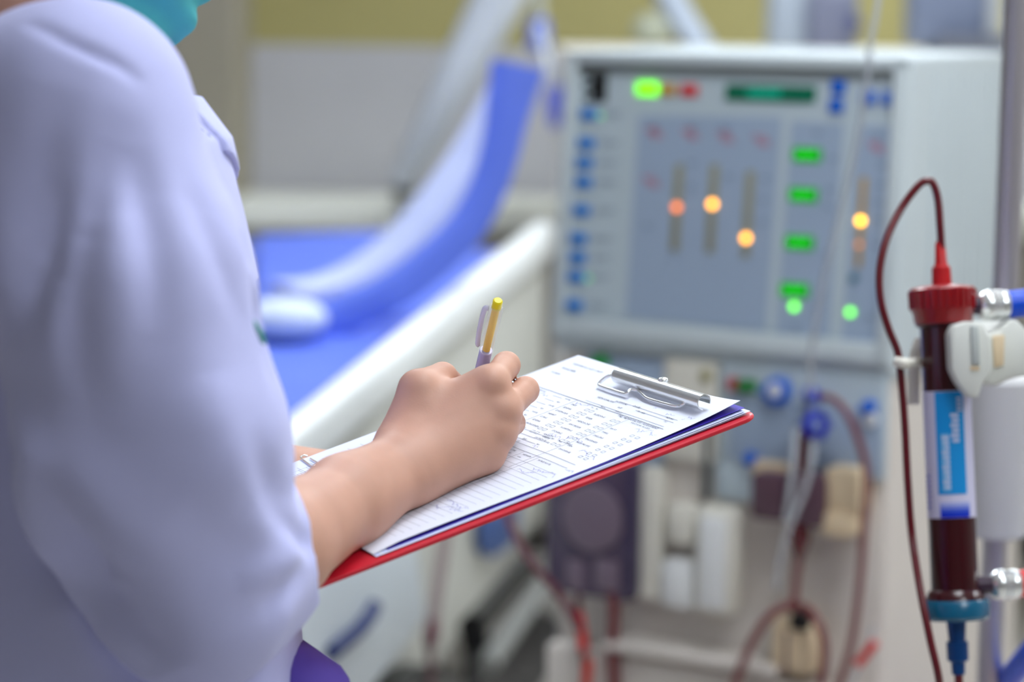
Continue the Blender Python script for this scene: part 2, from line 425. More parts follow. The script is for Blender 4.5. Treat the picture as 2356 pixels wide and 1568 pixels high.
for p in ((690, 420), (845, 430), (515, 420), (1270, 450), (1545, 460), (1345, 570), (1325, 710), (1320, 790), (1310, 1010), (1290, 1190), (1270, 1260), (1570, 600), (1560, 690), (1555, 770), (1550, 850), (1540, 970), (1510, 1300), (1160, 1340), (485, 880), (690, 590), (860, 650), (1030, 660), (1020, 760), (1015, 860), (690, 700)):
    obj('caption', join(pbox(*C3(p[0], p[1]), 20, 3, .0028, .0033, 0), pbox(*C3(p[0] + 4, p[1] + 12), 14, 3, .0028, .0033, 0)), M_GREYINK, mon, False)
for a, b, l in (((637, 600), (610, 1000), (625, 797)), ((800, 600), (772, 1010), (790, 783)), ((965, 630), (938, 1030), (945, 940))):
    q = obj('bar_graph', pbar(*C3(*a), *C3(*b), 20, .0028, .0045), M_OLIVE, mon)
    obj('level_light', pdisc(*C3(*l), .0052, .0045, .006), M_LO2 if l[0] == 625 else M_LO, q)
q = obj('bar_graph', pbar(*C3(1490, 660), *C3(1460, 1075), 13, .0028, .0045), M_YBAR, mon, label='narrow yellow bar graph')
obj('level_light', pdisc(*C3(1475, 860), .0045, .0045, .006), M_LO3, q)
obj('level_light', pdisc(*C3(1467, 970), .003, .0045, .006), mat('dull_orange_led', (220, 140, 30), .4, emit=(255, 150, 30), es=1.2), q)
for p in ((1225, 555), (1208, 740), (1190, 960), (1167, 1180)):
    q = obj('digit_display', pbox(*C3(*p), 66, 32, .0028, .005), M_GDISP, mon)
    obj('digit', join(*[pbox(*C3(p[0] + dx, p[1]), 9, 15, .005, .0055, 0) for dx in (-34, -2, 30)]), M_GDIG, q, False)
obj('indicator_light', pdisc(*C3(1165, 1255), .0048, .0028, .0045), M_LG2, mon)
obj('indicator_light', pdisc(*C3(1425, 1282), .0045, .0028, .0045), M_LG2, mon)
obj('indicator_light', pdisc(*C3(1440, 1125), .006, .0028, .0045), mat('dull_teal_lens', (70, 120, 140), .4), mon)

# lower body
FY = .014                                   # front plane of the lower body in the machine frame
FNW = RZ @ np.array([0, -1., 0])
def front(u, v, out=0.): return to_m(hit(u, v, from_m((0, FY - out, 0)), FNW))
def fbox(u0, v0, u1, v1, z0, z1, bev=.004, seg=2):
    """box on the front: pixel rectangle of its outer face, z0..z1 metres out of the front plane"""
    a = front(u0, (v0 + v1) / 2, z1); b = front(u1, (v0 + v1) / 2, z1); t = front((u0 + u1) / 2, v0, z1); c = front((u0 + u1) / 2, v1, z1)
    return rbox(((a[0] + b[0]) / 2, FY - (z0 + z1) / 2, (t[2] + c[2]) / 2), (b[0] - a[0], z1 - z0, t[2] - c[2]), bev, seg)
def fpt(u, v, out=0.): return from_m(front(u, v, out))        # world point in front of the lower body
def C6(x, y): return 1150 + x * .5025, 780 + y * .5025
def cbox(x0, y0, x1, y1, z0, z1, bev=.004): return fbox(*C6(x0, y0), *C6(x1, y1), z0, z1, bev)
def fcyl(u, v, r, z0, z1, sides=24):
    p = front(u, v, z1); return lathe([(0, r), (abs(z1 - z0) * .85, r), (abs(z1 - z0), r * .85)], (p[0], FY - z0, p[2]), (p[0], FY - z1, p[2]), sides)
obj('lower_case', rbox((PW / 2, FY + .26, .565), (PW - .012, .52, .82), .012, 3), M_BODYLOW, mach)
obj('base', rbox((PW / 2, FY + .24, .13), (PW + .04, .6, .07), .02, 3), M_CASE, mach)
for a in (.04, .46):
    for b in (.0, .46):
        cs = obj('caster', join(lathe([(0, .03), (.004, .037), (.024, .037), (.028, .03)], (a - .014, b, .0375), (a + .014, b, .0375), 24), rbox((a, b, .085), (.04, .04, .03), .006)), M_BLACK, mach)
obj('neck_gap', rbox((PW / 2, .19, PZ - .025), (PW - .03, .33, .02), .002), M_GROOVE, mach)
obj('module_plate', cbox(385, 85, 745, 560, 0, .012), M_FIELD, mach, label='left module plate')
obj('module_plate', cbox(745, 95, 985, 560, 0, .016), M_CREAM, mach)
rm = obj('module_plate', cbox(1000, 125, 1765, 610, 0, .014), M_FACE, mach, label='right module plate')
obj('module_plate', cbox(985, 560, 1165, 740, 0, .012), M_FACE, mach)
obj('plate_panel', cbox(1050, 290, 1750, 590, .014, .016, .002), M_FIELD, rm)
obj('slot', cbox(925, 360, 965, 740, .01, .0175), M_GROOVE, mach)
obj('round_button', fcyl(*C6(450, 118), .013, .01, .02), mat('green_button', (0, 150, 50), .4), mach)
obj('round_button', fcyl(*C6(940, 168), .009, .012, .02), mat('olive_button', (170, 164, 120), .5), mach)
obj('rocker_switch', cbox(1035, 178, 1075, 235, .012, .026), mat('red_switch', (180, 40, 56), .4), mach)
obj('rocker_switch', cbox(1078, 190, 1165, 245, .012, .026), mat('green_switch', (0, 122, 36), .4), mach)
kn = obj('dial_knob', fcyl(*C6(1258, 242), .0185, .012, .03), M_BLUEBTN, mach)
obj('dial_cap', fcyl(*C6(1255, 236), .009, .03, .034), M_WHITEMETAL, kn)
obj('dial_pointer', cbox(1182, 222, 1225, 262, .014, .024), M_BLUEBTN, kn)
kn = obj('port_plug', fcyl(*C6(1672, 314), .0085, .014, .034), M_BLUEBTN, mach)
obj('port_collar', fcyl(*C6(1690, 370), .0085, .014, .024), M_WHITEMETAL, kn)
obj('port_plug', fcyl(*C6(1135, 550), .0085, .012, .026), M_BLUEBTN, mach)
# blood pump with smoked cover
pm = obj('blood_pump', cbox(205, 560, 600, 1185, 0, .055, .01), M_SMOKE, mach)
obj('pump_rotor', fcyl(*C6(415, 820), .046, .054, .064, 32), M_SMOKE2, pm)
obj('pump_rib', cbox(300, 1010, 380, 1150, .054, .062), M_SMOKE2, pm)
obj('pump_rib', cbox(430, 1010, 540, 1150, .054, .062), M_SMOKE2, pm)
obj('cover_edge', cbox(570, 570, 602, 1180, .03, .06), mat('smoked_edge', (62, 52, 84), .3), pm)
obj('side_column', cbox(602, 590, 728, 1190, 0, .03, .006), M_CREAM, mach)
# shunt door handles
sh = obj('shunt_door', cbox(880, 770, 1075, 1265, 0, .04, .012), M_CREAM, mach)
obj('shunt_handle', cbox(905, 815, 1025, 1240, .038, .05, .008), M_WHITEMETAL, sh)
obj('shunt_arm', cbox(755, 755, 885, 945, 0, .034, .01), M_CREAM, sh)
obj('shunt_arm', cbox(720, 1010, 882, 1240, 0, .036, .014), M_WHITEMETAL, sh)
# bubble catcher holder
bh = obj('drip_chamber_holder', cbox(1140, 615, 1302, 832, .02, .06, .008), M_BROWN, mach)
obj('holder_jaw', cbox(1325, 622, 1482, 862, .02, .062, .008), M_BROWN, bh)
obj('holder_slot', cbox(1296, 620, 1332, 830, .02, .05), M_BLACK, bh)
cb_ = obj('holder_body', cbox(1482, 595, 1645, 800, 0, .05, .006), M_TAN, mach)
obj('holder_lip', cbox(1465, 795, 1605, 905, 0, .056, .006), M_TAN, cb_)
obj('holder_back', cbox(1150, 560, 1320, 640, 0, .02, .004), M_TAN, cb_)
cl = obj('line_clamp', cbox(1228, 1285, 1432, 1540, 0, .05, .014), M_TAN, mach)
obj('clamp_jaw', cbox(1325, 1262, 1402, 1335, .03, .056, .004), M_BLACK, cl)
obj('clamp_slot', cbox(1300, 1340, 1318, 1530, .048, .0515, .001), M_BROWN, cl)
a, b = front(*C6(560, 1395), .05), front(*C6(1085, 1505), .05)
obj('shelf_edge', rbox((.24, FY - .03, (a[2] + b[2]) / 2), (.26, .06, .014), .005), M_BODYLOW, mach)
obj('lower_box', rbox((PW / 2, FY - .02, .42), (PW - .02, .04, .3), .01), M_BODYLOW, mach)

# ================================================================== lines running over the machine
def line(name, pts, r, material, label, cat, sides=12):
    return tag(obj(name, tube(pts, r, sides), material), label, cat)
big = thing('venous_blood_line', 'thick brownish red blood tube arching down the machine right front from a blue connector', 'blood tube', fpt(1874, 908, .05))
obj('tube', tube([fpt(u, v, o) for u, v, o in ((1878, 914, .05), (1905, 914, .075), (1938, 936, .08), (1969, 996, .08), (1993, 1082, .08), (1990, 1182, .08), (1979, 1333, .075), (1958, 1484, .07), (1925, 1590, .07), (1890, 1700, .05), (1880, 1730, .035))], .0049, 12), M_BLOOD2, big)
cc = obj('connector', tube([fpt(1858, 905, .02), fpt(1868, 908, .05), fpt(1884, 916, .066)], [.008, .0105, .0065], 16), M_DBLUE, big)
whl = thing('roller_clamp', 'deep blue round roller clamp hanging below the blue tube connector', 'clamp', fpt(1879, 976, .05))
p0, p1 = fpt(1879, 976, .05), fpt(1879, 976, .072)
obj('body', lathe([(0, .014), (.003, .0165), (.019, .0165), (.022, .014)], p0, p1, 24), M_DBLUE, whl)
obj('hub', lathe([(0, .006), (.006, .005)], p1, p1 + (p1 - p0), 16), M_FIELD, whl)
for k in range(6):
    an = k * math.pi / 3
    q = p0 + (p1 - p0) * .5 + RZ @ np.array([math.cos(an) * .016, 0, math.sin(an) * .016])
    obj('lobe', sphere(q, .0055, 12, 8), M_DBLUE, whl)
# drip chamber and the forked tube below it
ch = thing('drip_chamber', 'dark red drip chamber clamped in the brown holder with forked blood tubes', 'drip chamber', fpt(1841, 1250, .045))
t0, t1 = fpt(1850, 985, .045), fpt(1838, 1295, .045)
L = np.linalg.norm(t1 - t0)
obj('chamber', lathe([(0, .003), (.012, .0075), (.05, .0078), (.11, .0078), (L - .055, .0135), (L - .03, .0135), (L - .006, .005), (L, .004)], t0, t1, 24), mat('dark_blood_chamber', (88, 8, 20), .2, coat=.4), ch)
obj('outlet_tube', tube([fpt(1838, 1288, .045), fpt(1832, 1330, .045), fpt(1826, 1390, .05)], .0048), M_BLOOD2, ch)
obj('fork', sphere(fpt(1824, 1393, .052), (.01, .008, .009), 14, 10), M_BLOOD2, ch)
obj('branch_tube', tube([fpt(1824, 1390, .052), fpt(1785, 1405, .065), fpt(1750, 1442, .075), fpt(1715, 1510, .08), fpt(1690, 1580, .08), fpt(1660, 1690, .07)], .0054), M_BLOOD2, ch)
obj('branch_tube', tube([fpt(1826, 1390, .052), fpt(1862, 1404, .07), fpt(1888, 1448, .08), fpt(1897, 1500, .08), fpt(1890, 1590, .08), fpt(1886, 1690, .07)], .0054), M_BLOOD2, ch)
line('clear_line', [fpt(u, v, o) for u, v, o in ((1872, 1000, .062), (1868, 1060, .075), (1850, 1130, .078), (1818, 1207, .08), (1795, 1290, .07), (1786, 1350, .06))], .0034, M_CLEAR, 'translucent thin tube crossing in front of the brown holder', 'tube')
line('clear_line', [fpt(u, v, o) for u, v, o in ((1832, 985, .05), (1826, 1060, .07), (1818, 1130, .075), (1808, 1196, .07))], .0036, M_CLEAR, 'short translucent tube running straight down the holder slot', 'tube')
def pinch(name, c, ang, material, label, s=.022, tail=None):
    """slide clamp: two arms, hinge and teeth"""
    t = thing(name, label, 'clamp', c)
    Rr = np.array([[math.cos(ang), 0, math.sin(ang)], [0, 1, 0], [-math.sin(ang), 0, math.cos(ang)]])
    obj('arm', xf(rbox((0, -.004, 0), (.010, .004, s * 2), .002), RZ @ Rr, c), material, t)
    obj('arm', xf(rbox((0, .004, 0), (.010, .004, s * 2), .002), RZ @ Rr, c), material, t)
    obj('hinge', xf(rbox((0, 0, s * .95), (.011, .012, .006), .002), RZ @ Rr, c), material, t)
    obj('latch', xf(rbox((0, -.003, -s * .95), (.012, .010, .006), .002), RZ @ Rr, c), tail or material, t)
    return t
pinch('pinch_clamp', fpt(1994, 1502, .05), math.radians(35), M_RED, 'small red pinch clamp with pale tip at lower right of machine', .017)
line('clear_line', [fpt(u, v, .05) for u, v in ((2008, 1440), (2000, 1480), (1978, 1530), (1950, 1600), (1930, 1680))], .003, M_CLEAR, 'thin pale tube threaded through the right red pinch clamp', 'tube')
# arterial lines under the pump
line('arterial_blood_line', [fpt(u, v, .05) for u, v in ((1410, 1330), (1413, 1400), (1410, 1480), (1414, 1570), (1418, 1680))], .0075, mat('arterial_line', (112, 42, 50), .3), 'dark red tube hanging straight down from the smoked pump cover', 'blood tube')
line('arterial_blood_line', [fpt(u, v, .045) for u, v in ((1332, 1350), (1330, 1400), (1338, 1450), (1345, 1510), (1350, 1590), (1352, 1680))], .005, M_BLOOD, 'red tube carrying red clamps below the smoked pump cover', 'blood tube')
pinch('pinch_clamp', fpt(1338, 1452, .06), math.radians(-12), M_RED, 'bright red pinch clamp just under the smoked pump cover', .024)
pinch('pinch_clamp', fpt(1350, 1560, .06), math.radians(5), mat('orange_red_plastic', (206, 44, 28), .4), 'orange red pinch clamp at bottom edge below the pump', .026)
line('arterial_blood_line', [W(u, v, d) for u, v, d in ((1165, 1180, 3.25), (1190, 1240, 3.22), (1232, 1305, 3.2), (1272, 1350, 3.2), (1312, 1408, 3.2), (1335, 1450, 3.2))], .0055, mat('pinkish_line', (104, 52, 64), .35), 'pinkish tube slanting past the left edge of the pump cover', 'blood tube')
# clear infusion line hanging in front of the machine
# ================================================================== infusion stand
sp = W(2312, 700, 2.32)
stand = thing('infusion_stand', 'steel infusion stand pole with white sleeve at right edge', 'stand', (sp[0], sp[1], 0))
x, y = sp[0], sp[1]
obj('pole', lathe([(0, .0125), (2.0, .0125)], (x, y, .1), (x, y, 2.1), 24), M_STEEL, stand)
zt, zb = W(2312, 868, 2.32)[2], W(2312, 1246, 2.32)[2]
obj('sleeve', lathe([(0, .026), (.004, .031), (zt - zb - .004, .031), (zt - zb, .026)], (x, y, zb), (x, y, zt), 40), mat('white_sleeve', (206, 206, 208), .45), stand)
obj('hook', join(*[tube([(x, y, 2.1), (x + s * .05, y, 2.12), (x + s * .1, y, 2.1), (x + s * .12, y, 2.13)], .004) for s in (-1, 1)]), M_STEEL, stand)
for k in range(5):
    a = 2 * math.pi * k / 5 + .3
    lg = obj('leg', tube([(x, y, .12), (x + .15 * math.cos(a), y + .15 * math.sin(a), .1), (x + .28 * math.cos(a), y + .28 * math.sin(a), .07)], .012), M_STEEL, stand)
    obj('caster', lathe([(0, .02), (.003, .025), (.02, .025), (.023, .02)], (x + .28 * math.cos(a), y + .28 * math.sin(a), .0255), (x + .303 * math.cos(a), y + .303 * math.sin(a), .0255), 20), M_BLACK, lg)
line('infusion_line', [(sp[0] - .12, sp[1], 1.83), (sp[0] - .115, sp[1] + .05, 1.76)] + [W(u, v, d) for u, v, d in ((2036, -220, 2.62), (2020, 0, 2.62), (2002, 105, 2.62), (1994, 180, 2.63), (1972, 330, 2.66), (1930, 500, 2.7), (1892, 660, 2.75), (1866, 820, 2.82), (1866, 905, 2.9))], .0036, mat('infusion_tubing', (206, 212, 220), .25, alpha=.5), 'thin clear infusion line hanging in front of the lit control panel', 'tube')

bag = thing('infusion_bag', 'clear infusion bag hanging from the hook of the steel stand', 'infusion bag', (sp[0] - .12, sp[1], 1.83))
obj('bag', rbox((sp[0] - .12, sp[1], 1.97), (.10, .035, .20), .016, 4), mat('infusion_bag_film', (220, 228, 236), .2, alpha=.5), bag)
obj('spout', lathe([(0, .006), (.05, .006)], (sp[0] - .12, sp[1], 1.825), (sp[0] - .12, sp[1], 1.9), 16), M_CLEAR, bag)
obj('hanger', tube([(sp[0] - .13, sp[1], 2.06), (sp[0] - .12, sp[1], 2.128), (sp[0] - .11, sp[1], 2.06)], .003, 8), M_CLEAR, bag)

# ================================================================== dialyzer
DD = 2.03
dt, db = W(2167, 655, DD + .01), W(2200, 1424, DD)
ax = (db - dt); DL = np.linalg.norm(ax); ax /= DL
def dpt(t): return dt + ax * t
pxm = FPX / DD
dz = thing('dialyzer', 'dark red cylindrical dialyzer with red top cap, teal bottom cap and blue label', 'dialyzer', db)
r1 = .0198
M_FIB = mat('blood_filled_case', (56, 0, 12), .22, coat=.25)
obj('case', lathe([(.02, .0245), (.034, .0235), (.036, r1), (DL * .91, r1), (DL * .918, .0225), (DL * .945, .0255), (DL * .96, .0262)], dt, db, 48), M_FIB, dz)
capm = []
cp = obj('top_cap', lathe([(0, .010), (.002, .0255), (.004, .0278), (.021, .0272), (.024, .0255), (.031, .0245), (.033, .0235)], dt, db, 48), M_REDCAP, dz)
for k in range(28):
    an = 2 * math.pi * k / 28
    n1 = np.cross(ax, [0, 1., 0]); n1 /= np.linalg.norm(n1); n2 = np.cross(ax, n1); o = n1 * math.cos(an) + n2 * math.sin(an)
    obj('cap_rib', tube([dpt(.005) + o * .0276, dpt(.020) + o * .0272], .0014, 6, 0), M_REDCAP, cp)
nz = obj('inlet_nozzle', lathe([(0, .0085), (.016, .0078), (.017, .006), (.02, .005), (.036, .0042), (.038, .003)], dt + ax * .001, dt - ax * .04, 24), mat('red_nozzle', (186, 16, 24), .35), dz)
bc = obj('bottom_cap', lathe([(DL - .017, .0268), (DL - .014, .0288), (DL - .003, .0285), (DL, .026), (DL + .001, .009)], dt, db, 48), mat('teal_cap', (0, 92, 128), .25, coat=.5), dz)
obj('outlet_nozzle', lathe([(0, .0085), (.018, .007), (.0185, .0092), (.034, .009), (.036, .006), (.046, .0055)], db, db + ax, 24), mat('blue_teal_nozzle', (0, 66, 130), .3), dz)
# label wrap
ta, tb = DL * (900 - 655) / 769, DL * (1190 - 655) / 769
lab = obj('label', lathe([(ta, r1 + .0004), (tb, r1 + .0004)], dt, db, 64, False), mat('white_label', (214, 212, 240), .45), dz)
# frame round the case for print: angle 0 faces the camera
tow = -(CF - ax * (CF @ ax)); tow /= np.linalg.norm(tow); sid = np.cross(tow, ax)
if sid @ CR < 0: sid = -sid
def on_case(t, s, lift):
    """t along the axis, s sideways arc length to the right"""
    a = s / r1; return dpt(t) + (tow * math.cos(a) + sid * math.sin(a)) * (r1 + lift)
def case_patch(t0, t1, s0, s1, lift=.0008, n=12):
    vs = [on_case(t, s0 + (s1 - s0) * k / n, lift) for t in (t0, t1) for k in range(n + 1)]
    return np.array(vs), [(k, k + 1, n + 2 + k, n + 1 + k) for k in range(n)]
lt = lambda v: DL * (v - 655) / 769
obj('label_print', case_patch(lt(902), lt(1136), -.0135, .0105), mat('cyan_print', (0, 146, 222), .45), lab, label='cyan block printed on label')
M_LTXT = mat('pale_print', (196, 208, 240), .5)
def case_text(s, size, t_start, s_base, sx=1.):
    v, f = text_mesh(s, size)
    # reads upwards along the case: x of the text runs towards the top cap
    return np.array([on_case(t_start - p[0] * sx, s_base + p[1], .0011) for p in v]), f
obj('label_print', join(case_patch(lt(998), lt(1128), -.0095, -.003, .0011)), mat('soft_pale_print', (120, 186, 236), .5), lab)
for k in range(11): obj('label_letter', case_patch(lt(1003 + k * 11.2), lt(1010 + k * 11.2), -.0088 + .001 * (k % 3), -.0032, .0013), M_LTXT, lab)
for k in range(6): obj('label_letter', case_patch(lt(952 + k * 11.5), lt(960 + k * 11.5), -.0014 + .0012 * (k % 2), .0052, .0013), M_LTXT, lab)
for k in range(4): obj('label_letter', case_patch(lt(915 + k * 9), lt(920 + k * 9), .004, .0085, .0013), M_LTXT, lab)
for k in range(5):
    obj('label_stripe', case_patch(lt(1189 - 7 * (k + 1)), lt(1189 - 7 * k), -.0125, .0125, .0009 + .0001 * k), mat('blue_stripe', [(0, 40, 200), (10, 60, 205), (70, 96, 214), (124, 140, 226), (170, 180, 234)][k], .45), lab)
for k in range(7): obj('label_letter', case_patch(lt(1090 + 12 * k), lt(1097 + 12 * k), -.0262, -.0222, .001), mat('violet_print', (120, 124, 205), .5), lab)
# tubing loop from the top of the dialyzer
tl = [W(u, v, d) for u, v, d in ((2166, 572, DD + .01), (2163, 520, DD + .01), (2158, 460, DD + .012), (2147, 423, DD + .012), (2133, 416, DD + .012), (2112, 428, DD + .012), (2072, 482, DD + .01), (2040, 550, DD), (2024, 620, DD - .005), (2026, 690, DD - .008), (2044, 755, DD - .008), (2066, 812, DD - .005), (2074, 880, DD), (2082, 980, DD), (2088, 1100, DD), (2098, 1230, DD), (2118, 1360, DD - .02), (2140, 1470, DD - .03), (2162, 1575, DD - .03), (2170, 1720, DD + .02))] + [from_m((.50, -.25, .62)), from_m((.44, -.06, .50)), from_m((.40, FY - .03, .52))]
line('dialyzer_tube', tl, .0033, M_BLOOD, 'thin dark red tube looping over from the red dialyzer cap', 'blood tube')
tl = [db + ax * .04, db + ax * .07, db + ax * .12, db + ax * .2 + np.array([.01, .03, 0]), from_m((.42, -.30, .50)), from_m((.34, -.08, .44)), from_m((.32, FY - .03, .47))]
line('dialyzer_tube', tl, .0036, mat('blood_line_short', (112, 36, 44), .3), 'short dark red tube leaving the teal bottom of the dialyzer', 'blood tube')
# bracket that carries the loop: slim white strip beside the dialyzer
br = thing('tube_bracket', 'slim white bracket clipping the looped tube beside the dialyzer', 'bracket', W(2095, 880, DD + .035))
obj('strip', tube([W(2118, 780, DD + .04), W(2104, 830, DD + .036), W(2102, 930, DD + .036)], .006, 12, 6, .5), M_CREAM, br)
obj('clip', tube([W(2062, 832, DD - .008), W(2085, 836, DD - .012), W(2112, 834, DD + .03)], .0045, 10), M_CREAM, br)
# holder clamp between stand and dialyzer
hd = thing('dialyzer_holder', 'off white plastic clamp holding the dialyzer to the steel stand', 'holder', W(2250, 830, DD + .02))
def wprism(px, d0, d1, bev=.003):
    """outline in pixels with its own distance and thickness along the view"""
    P = [W(u, v, d0) for u, v in px]; n = len(P); Q = [p + CF * (d1 - d0) for p in P]
    bm = bmesh.new(); a = [bm.verts.new(tuple(p)) for p in P]; b = [bm.verts.new(tuple(p)) for p in Q]
    bm.faces.new(a); bm.faces.new(b[::-1])
    for i in range(n): bm.faces.new((a[i], b[i], b[(i + 1) % n], a[(i + 1) % n]))
    bmesh.ops.recalc_face_normals(bm, faces=bm.faces[:])
    if bev: bmesh.ops.bevel(bm, geom=bm.edges[:], offset=bev, segments=2, profile=.5, affect='EDGES')
    bm.verts.index_update(); r = (V3([tuple(v.co) for v in bm.verts]), [tuple(v.index for v in f.verts) for f in bm.faces]); bm.free(); return r
M_HOLD = mat('off_white_nylon', (222, 224, 218), .5, noise=.02, nscale=20)
obj('jaw', wprism([(2186, 768), (2196, 748), (2230, 738), (2262, 744), (2278, 780), (2282, 850), (2262, 880), (2250, 915), (2228, 912), (2204, 880), (2190, 850)], DD - .035, DD + .012, .0022), M_HOLD, hd)
obj('arm', wprism([(2262, 770), (2300, 760), (2330, 730), (2352, 745), (2385, 790), (2385, 860), (2330, 870), (2290, 890), (2264, 880)], DD - .01, DD + .26, .004), M_HOLD, hd)
obj('ridge', wprism([(2234, 748), (2252, 750), (2256, 838), (2238, 838)], DD - .038, DD - .034, .0012), mat('grey_nylon', (190, 196, 194), .5), hd)
obj('notch', wprism([(2232, 842), (2254, 842), (2254, 852), (2234, 852)], DD - .0365, DD - .034, .0008), M_TAN, hd)
obj('inset', wprism([(2284, 772), (2312, 770), (2310, 840), (2288, 846)], DD - .0125, DD - .009, .001), M_TAN, hd)
# dialysate hoses with steel couplings
def hose(top_, material, label):
    u, v = top_
    t = thing('dialysate_hose', label, 'hose', W(u, v, DD))
    a, b = W(u - 48, v, DD + .005), W(u + 32, v - 2, DD + .01)
    e = (b - a) / np.linalg.norm(b - a); L = np.linalg.norm(b - a)
    obj('coupling', lathe([(.006, .0085), (.010, .0125), (.014, .0135), (.0175, .0128), (.018, .0136), (.0215, .0128), (.022, .0136), (.0255, .0128), (.026, .013), (L, .012)], a, b, 32), M_CHROME, t)
    obj('side_port', lathe([(0, .0075), (.018, .0075)], a - e * .010, a + e, 20), mat('port_plastic', (60, 40, 60), .3), t)
    obj('hose', tube([b - e * .002, b + e * .03, b + e * .07 + np.array([0, .01, -.02]), b + e * .1 + np.array([0, .03, -.08]), b + e * .11 + np.array([0, .08, -.25]), b + e * .08 + np.array([0, .3, -.42]), from_m((PW + .05, .26, .42)), from_m((PW - .02, .30, .42))], [.0118, .0122, .0122], 20), material, t)
hose((2284, 703), mat('blue_hose', (10, 78, 214), .35), 'blue dialysate hose with ribbed steel coupling at the dialyzer top')
hose((2310, 1345), mat('red_hose', (224, 22, 26), .35), 'red dialysate hose with ribbed steel coupling at the dialyzer bottom')

# ================================================================== bed behind
M_BEDW = mat('bed_rail_white', (248, 252, 252), .4)
M_BEDG = mat('bed_panel', (208, 209, 202), .5, noise=.02, nscale=6)
M_BLUEV = mat('blue_vinyl', (98, 124, 228), .5, noise=.04, nscale=6)
M_BLUED = mat('dark_blue_vinyl', (56, 92, 196), .5, noise=.04, nscale=6)
M_SHEET = mat('pale_lavender_sheet', (196, 206, 242), .8)
ra, rb_ = W(640, 1090, 3.2), W(1278, 545, 5.3)
bd = (rb_ - ra); bl = np.linalg.norm(bd); bd /= bl
bn = np.cross(bd, [0, 0, 1.]); bn /= np.linalg.norm(bn)      # points to the right of the bed
if bn[0] < 0: bn = -bn
bu = np.cross(bn, bd); bu *= np.sign(bu[2])
bed = thing('hospital_bed', 'white hospital bed with long side rail and blue mattress behind the nurse', 'bed', ((ra[0] + rb_[0]) / 2, (ra[1] + rb_[1]) / 2, 0))
RB = np.stack([bd, bn, bu], 1)
def bbox(l0, l1, n0, n1, h0, h1, bev=.01): return xf(rbox(((l0 + l1) / 2, (n0 + n1) / 2, (h0 + h1) / 2), (l1 - l0, n1 - n0, h1 - h0), bev, 3), RB, ra)
obj('side_rail', bbox(-.02, bl, -.05, .0, -.042, .036, .02), M_BEDW, bed)
obj('side_panel', bbox(.0, bl, -.06, -.022, -.62, -.046, .01), M_BEDG, bed)
obj('side_rail', bbox(-.02, bl, -.97, -.92, -.2, -.10, .02), M_BEDW, bed, label='far side rail')
obj('mattress', bbox(.05, bl - .1, -.92, -.05, -.10, -.012, .03), M_BLUEV, bed)
BNp = bn
def bside(u, v, out=0.): return hit(u, v, ra + bn * out, bn)
def bpatch(px, o0, o1, bev=.006):
    """shape standing out of the bed side panel, from o0 to o1 metres"""
    P = [bside(u, v, o1) for u, v in px]; Q = [p + bn * (o0 - o1) for p in P]; n = len(P)
    bm = bmesh.new(); a = [bm.verts.new(tuple(p)) for p in P]; b = [bm.verts.new(tuple(p)) for p in Q]
    bm.faces.new(a); bm.faces.new(b[::-1])
    for i in range(n): bm.faces.new((a[i], b[i], b[(i + 1) % n], a[(i + 1) % n]))
    bmesh.ops.recalc_face_normals(bm, faces=bm.faces[:])
    bmesh.ops.bevel(bm, geom=bm.edges[:], offset=bev, segments=2, profile=.5, affect='EDGES')
    bm.verts.index_update(); r = (V3([tuple(v.co) for v in bm.verts]), [tuple(v.index for v in f.verts) for f in bm.faces]); bm.free(); return r
obj('foot_cover', bpatch([(560, 1180), (760, 1190), (960, 1240), (985, 1420), (930, 1500), (850, 1600), (560, 1640)], -.012, .05, .012), mat('foot_cover_plastic', (212, 222, 230), .45), bed)
fc = bed
obj('trim_strip', tube([bside(u, v, .056) for u, v in ((760, 1502), (790, 1478), (822, 1450), (848, 1418), (860, 1392))], .0125, 12, 6, .8), mat('navy_trim', (0, 34, 100), .4), bed)
obj('brake_lever', tube([bside(u, v, .10) for u, v in ((1086, 1444), (1140, 1384), (1212, 1302))], .023, 12, 6), M_BLACK, bed)
obj('frame_bar', tube([bside(u, v, .03) for u, v in ((1120, 1530), (1190, 1430), (1262, 1330))], .02, 12, 6), mat('grey_frame', (150, 152, 150), .5), bed)
obj('label_patch', bpatch([(1108, 1190), (1196, 1160), (1192, 1240), (1140, 1282), (1112, 1270)], -.012, .0, .002), mat('blue_patch', (64, 92, 150), .5), bed)
for l in (.35, bl - .35):
    for nn in (-.1, -.85):
        c = ra + bd * l + bn * nn
        cs = obj('caster', join(lathe([(0, .06), (.005, .075), (.04, .075), (.045, .06)], (c[0] - .022, c[1], .0755), (c[0] + .023, c[1], .0755), 28), rbox((c[0], c[1], .2), (.06, .08, .16), .01)), M_BLACK, bed)
obj('under_frame', join(xf(rbox((bl / 2, -.47, -.57), (bl - .3, .7, .06), .01), RB, ra)), M_BLACK, bed)
dk = W(1180, 1530, 3.75)
obj('wheel_guard', bpatch([(1090, 1590), (1130, 1500), (1190, 1440), (1250, 1400), (1290, 1420), (1290, 1590)], -.01, .02, .01), mat('black_wheel_guard', (34, 32, 34), .5), bed)
obj('wheel_guard', bpatch([(925, 1590), (960, 1550), (1010, 1530), (1060, 1540), (1060, 1590)], -.01, .06, .006), M_BLACK, bed)
drn = thing('drain_tube', 'faded pink tube with dark red end hanging beside the bed panel', 'tube', bside(1000, 1460, .06))
obj('tube', tube([bside(u, v, .06) for u, v in ((1036, 1120), (1022, 1240), (1008, 1340), (996, 1430))], .0105), mat('faded_pink_tube', (164, 146, 146), .4, alpha=.8), drn)
obj('end_piece', tube([bside(u, v, .06) for u, v in ((996, 1428), (992, 1460), (990, 1486))], [.010, .012, .010]), mat('dark_red_end', (104, 36, 62), .4), drn)
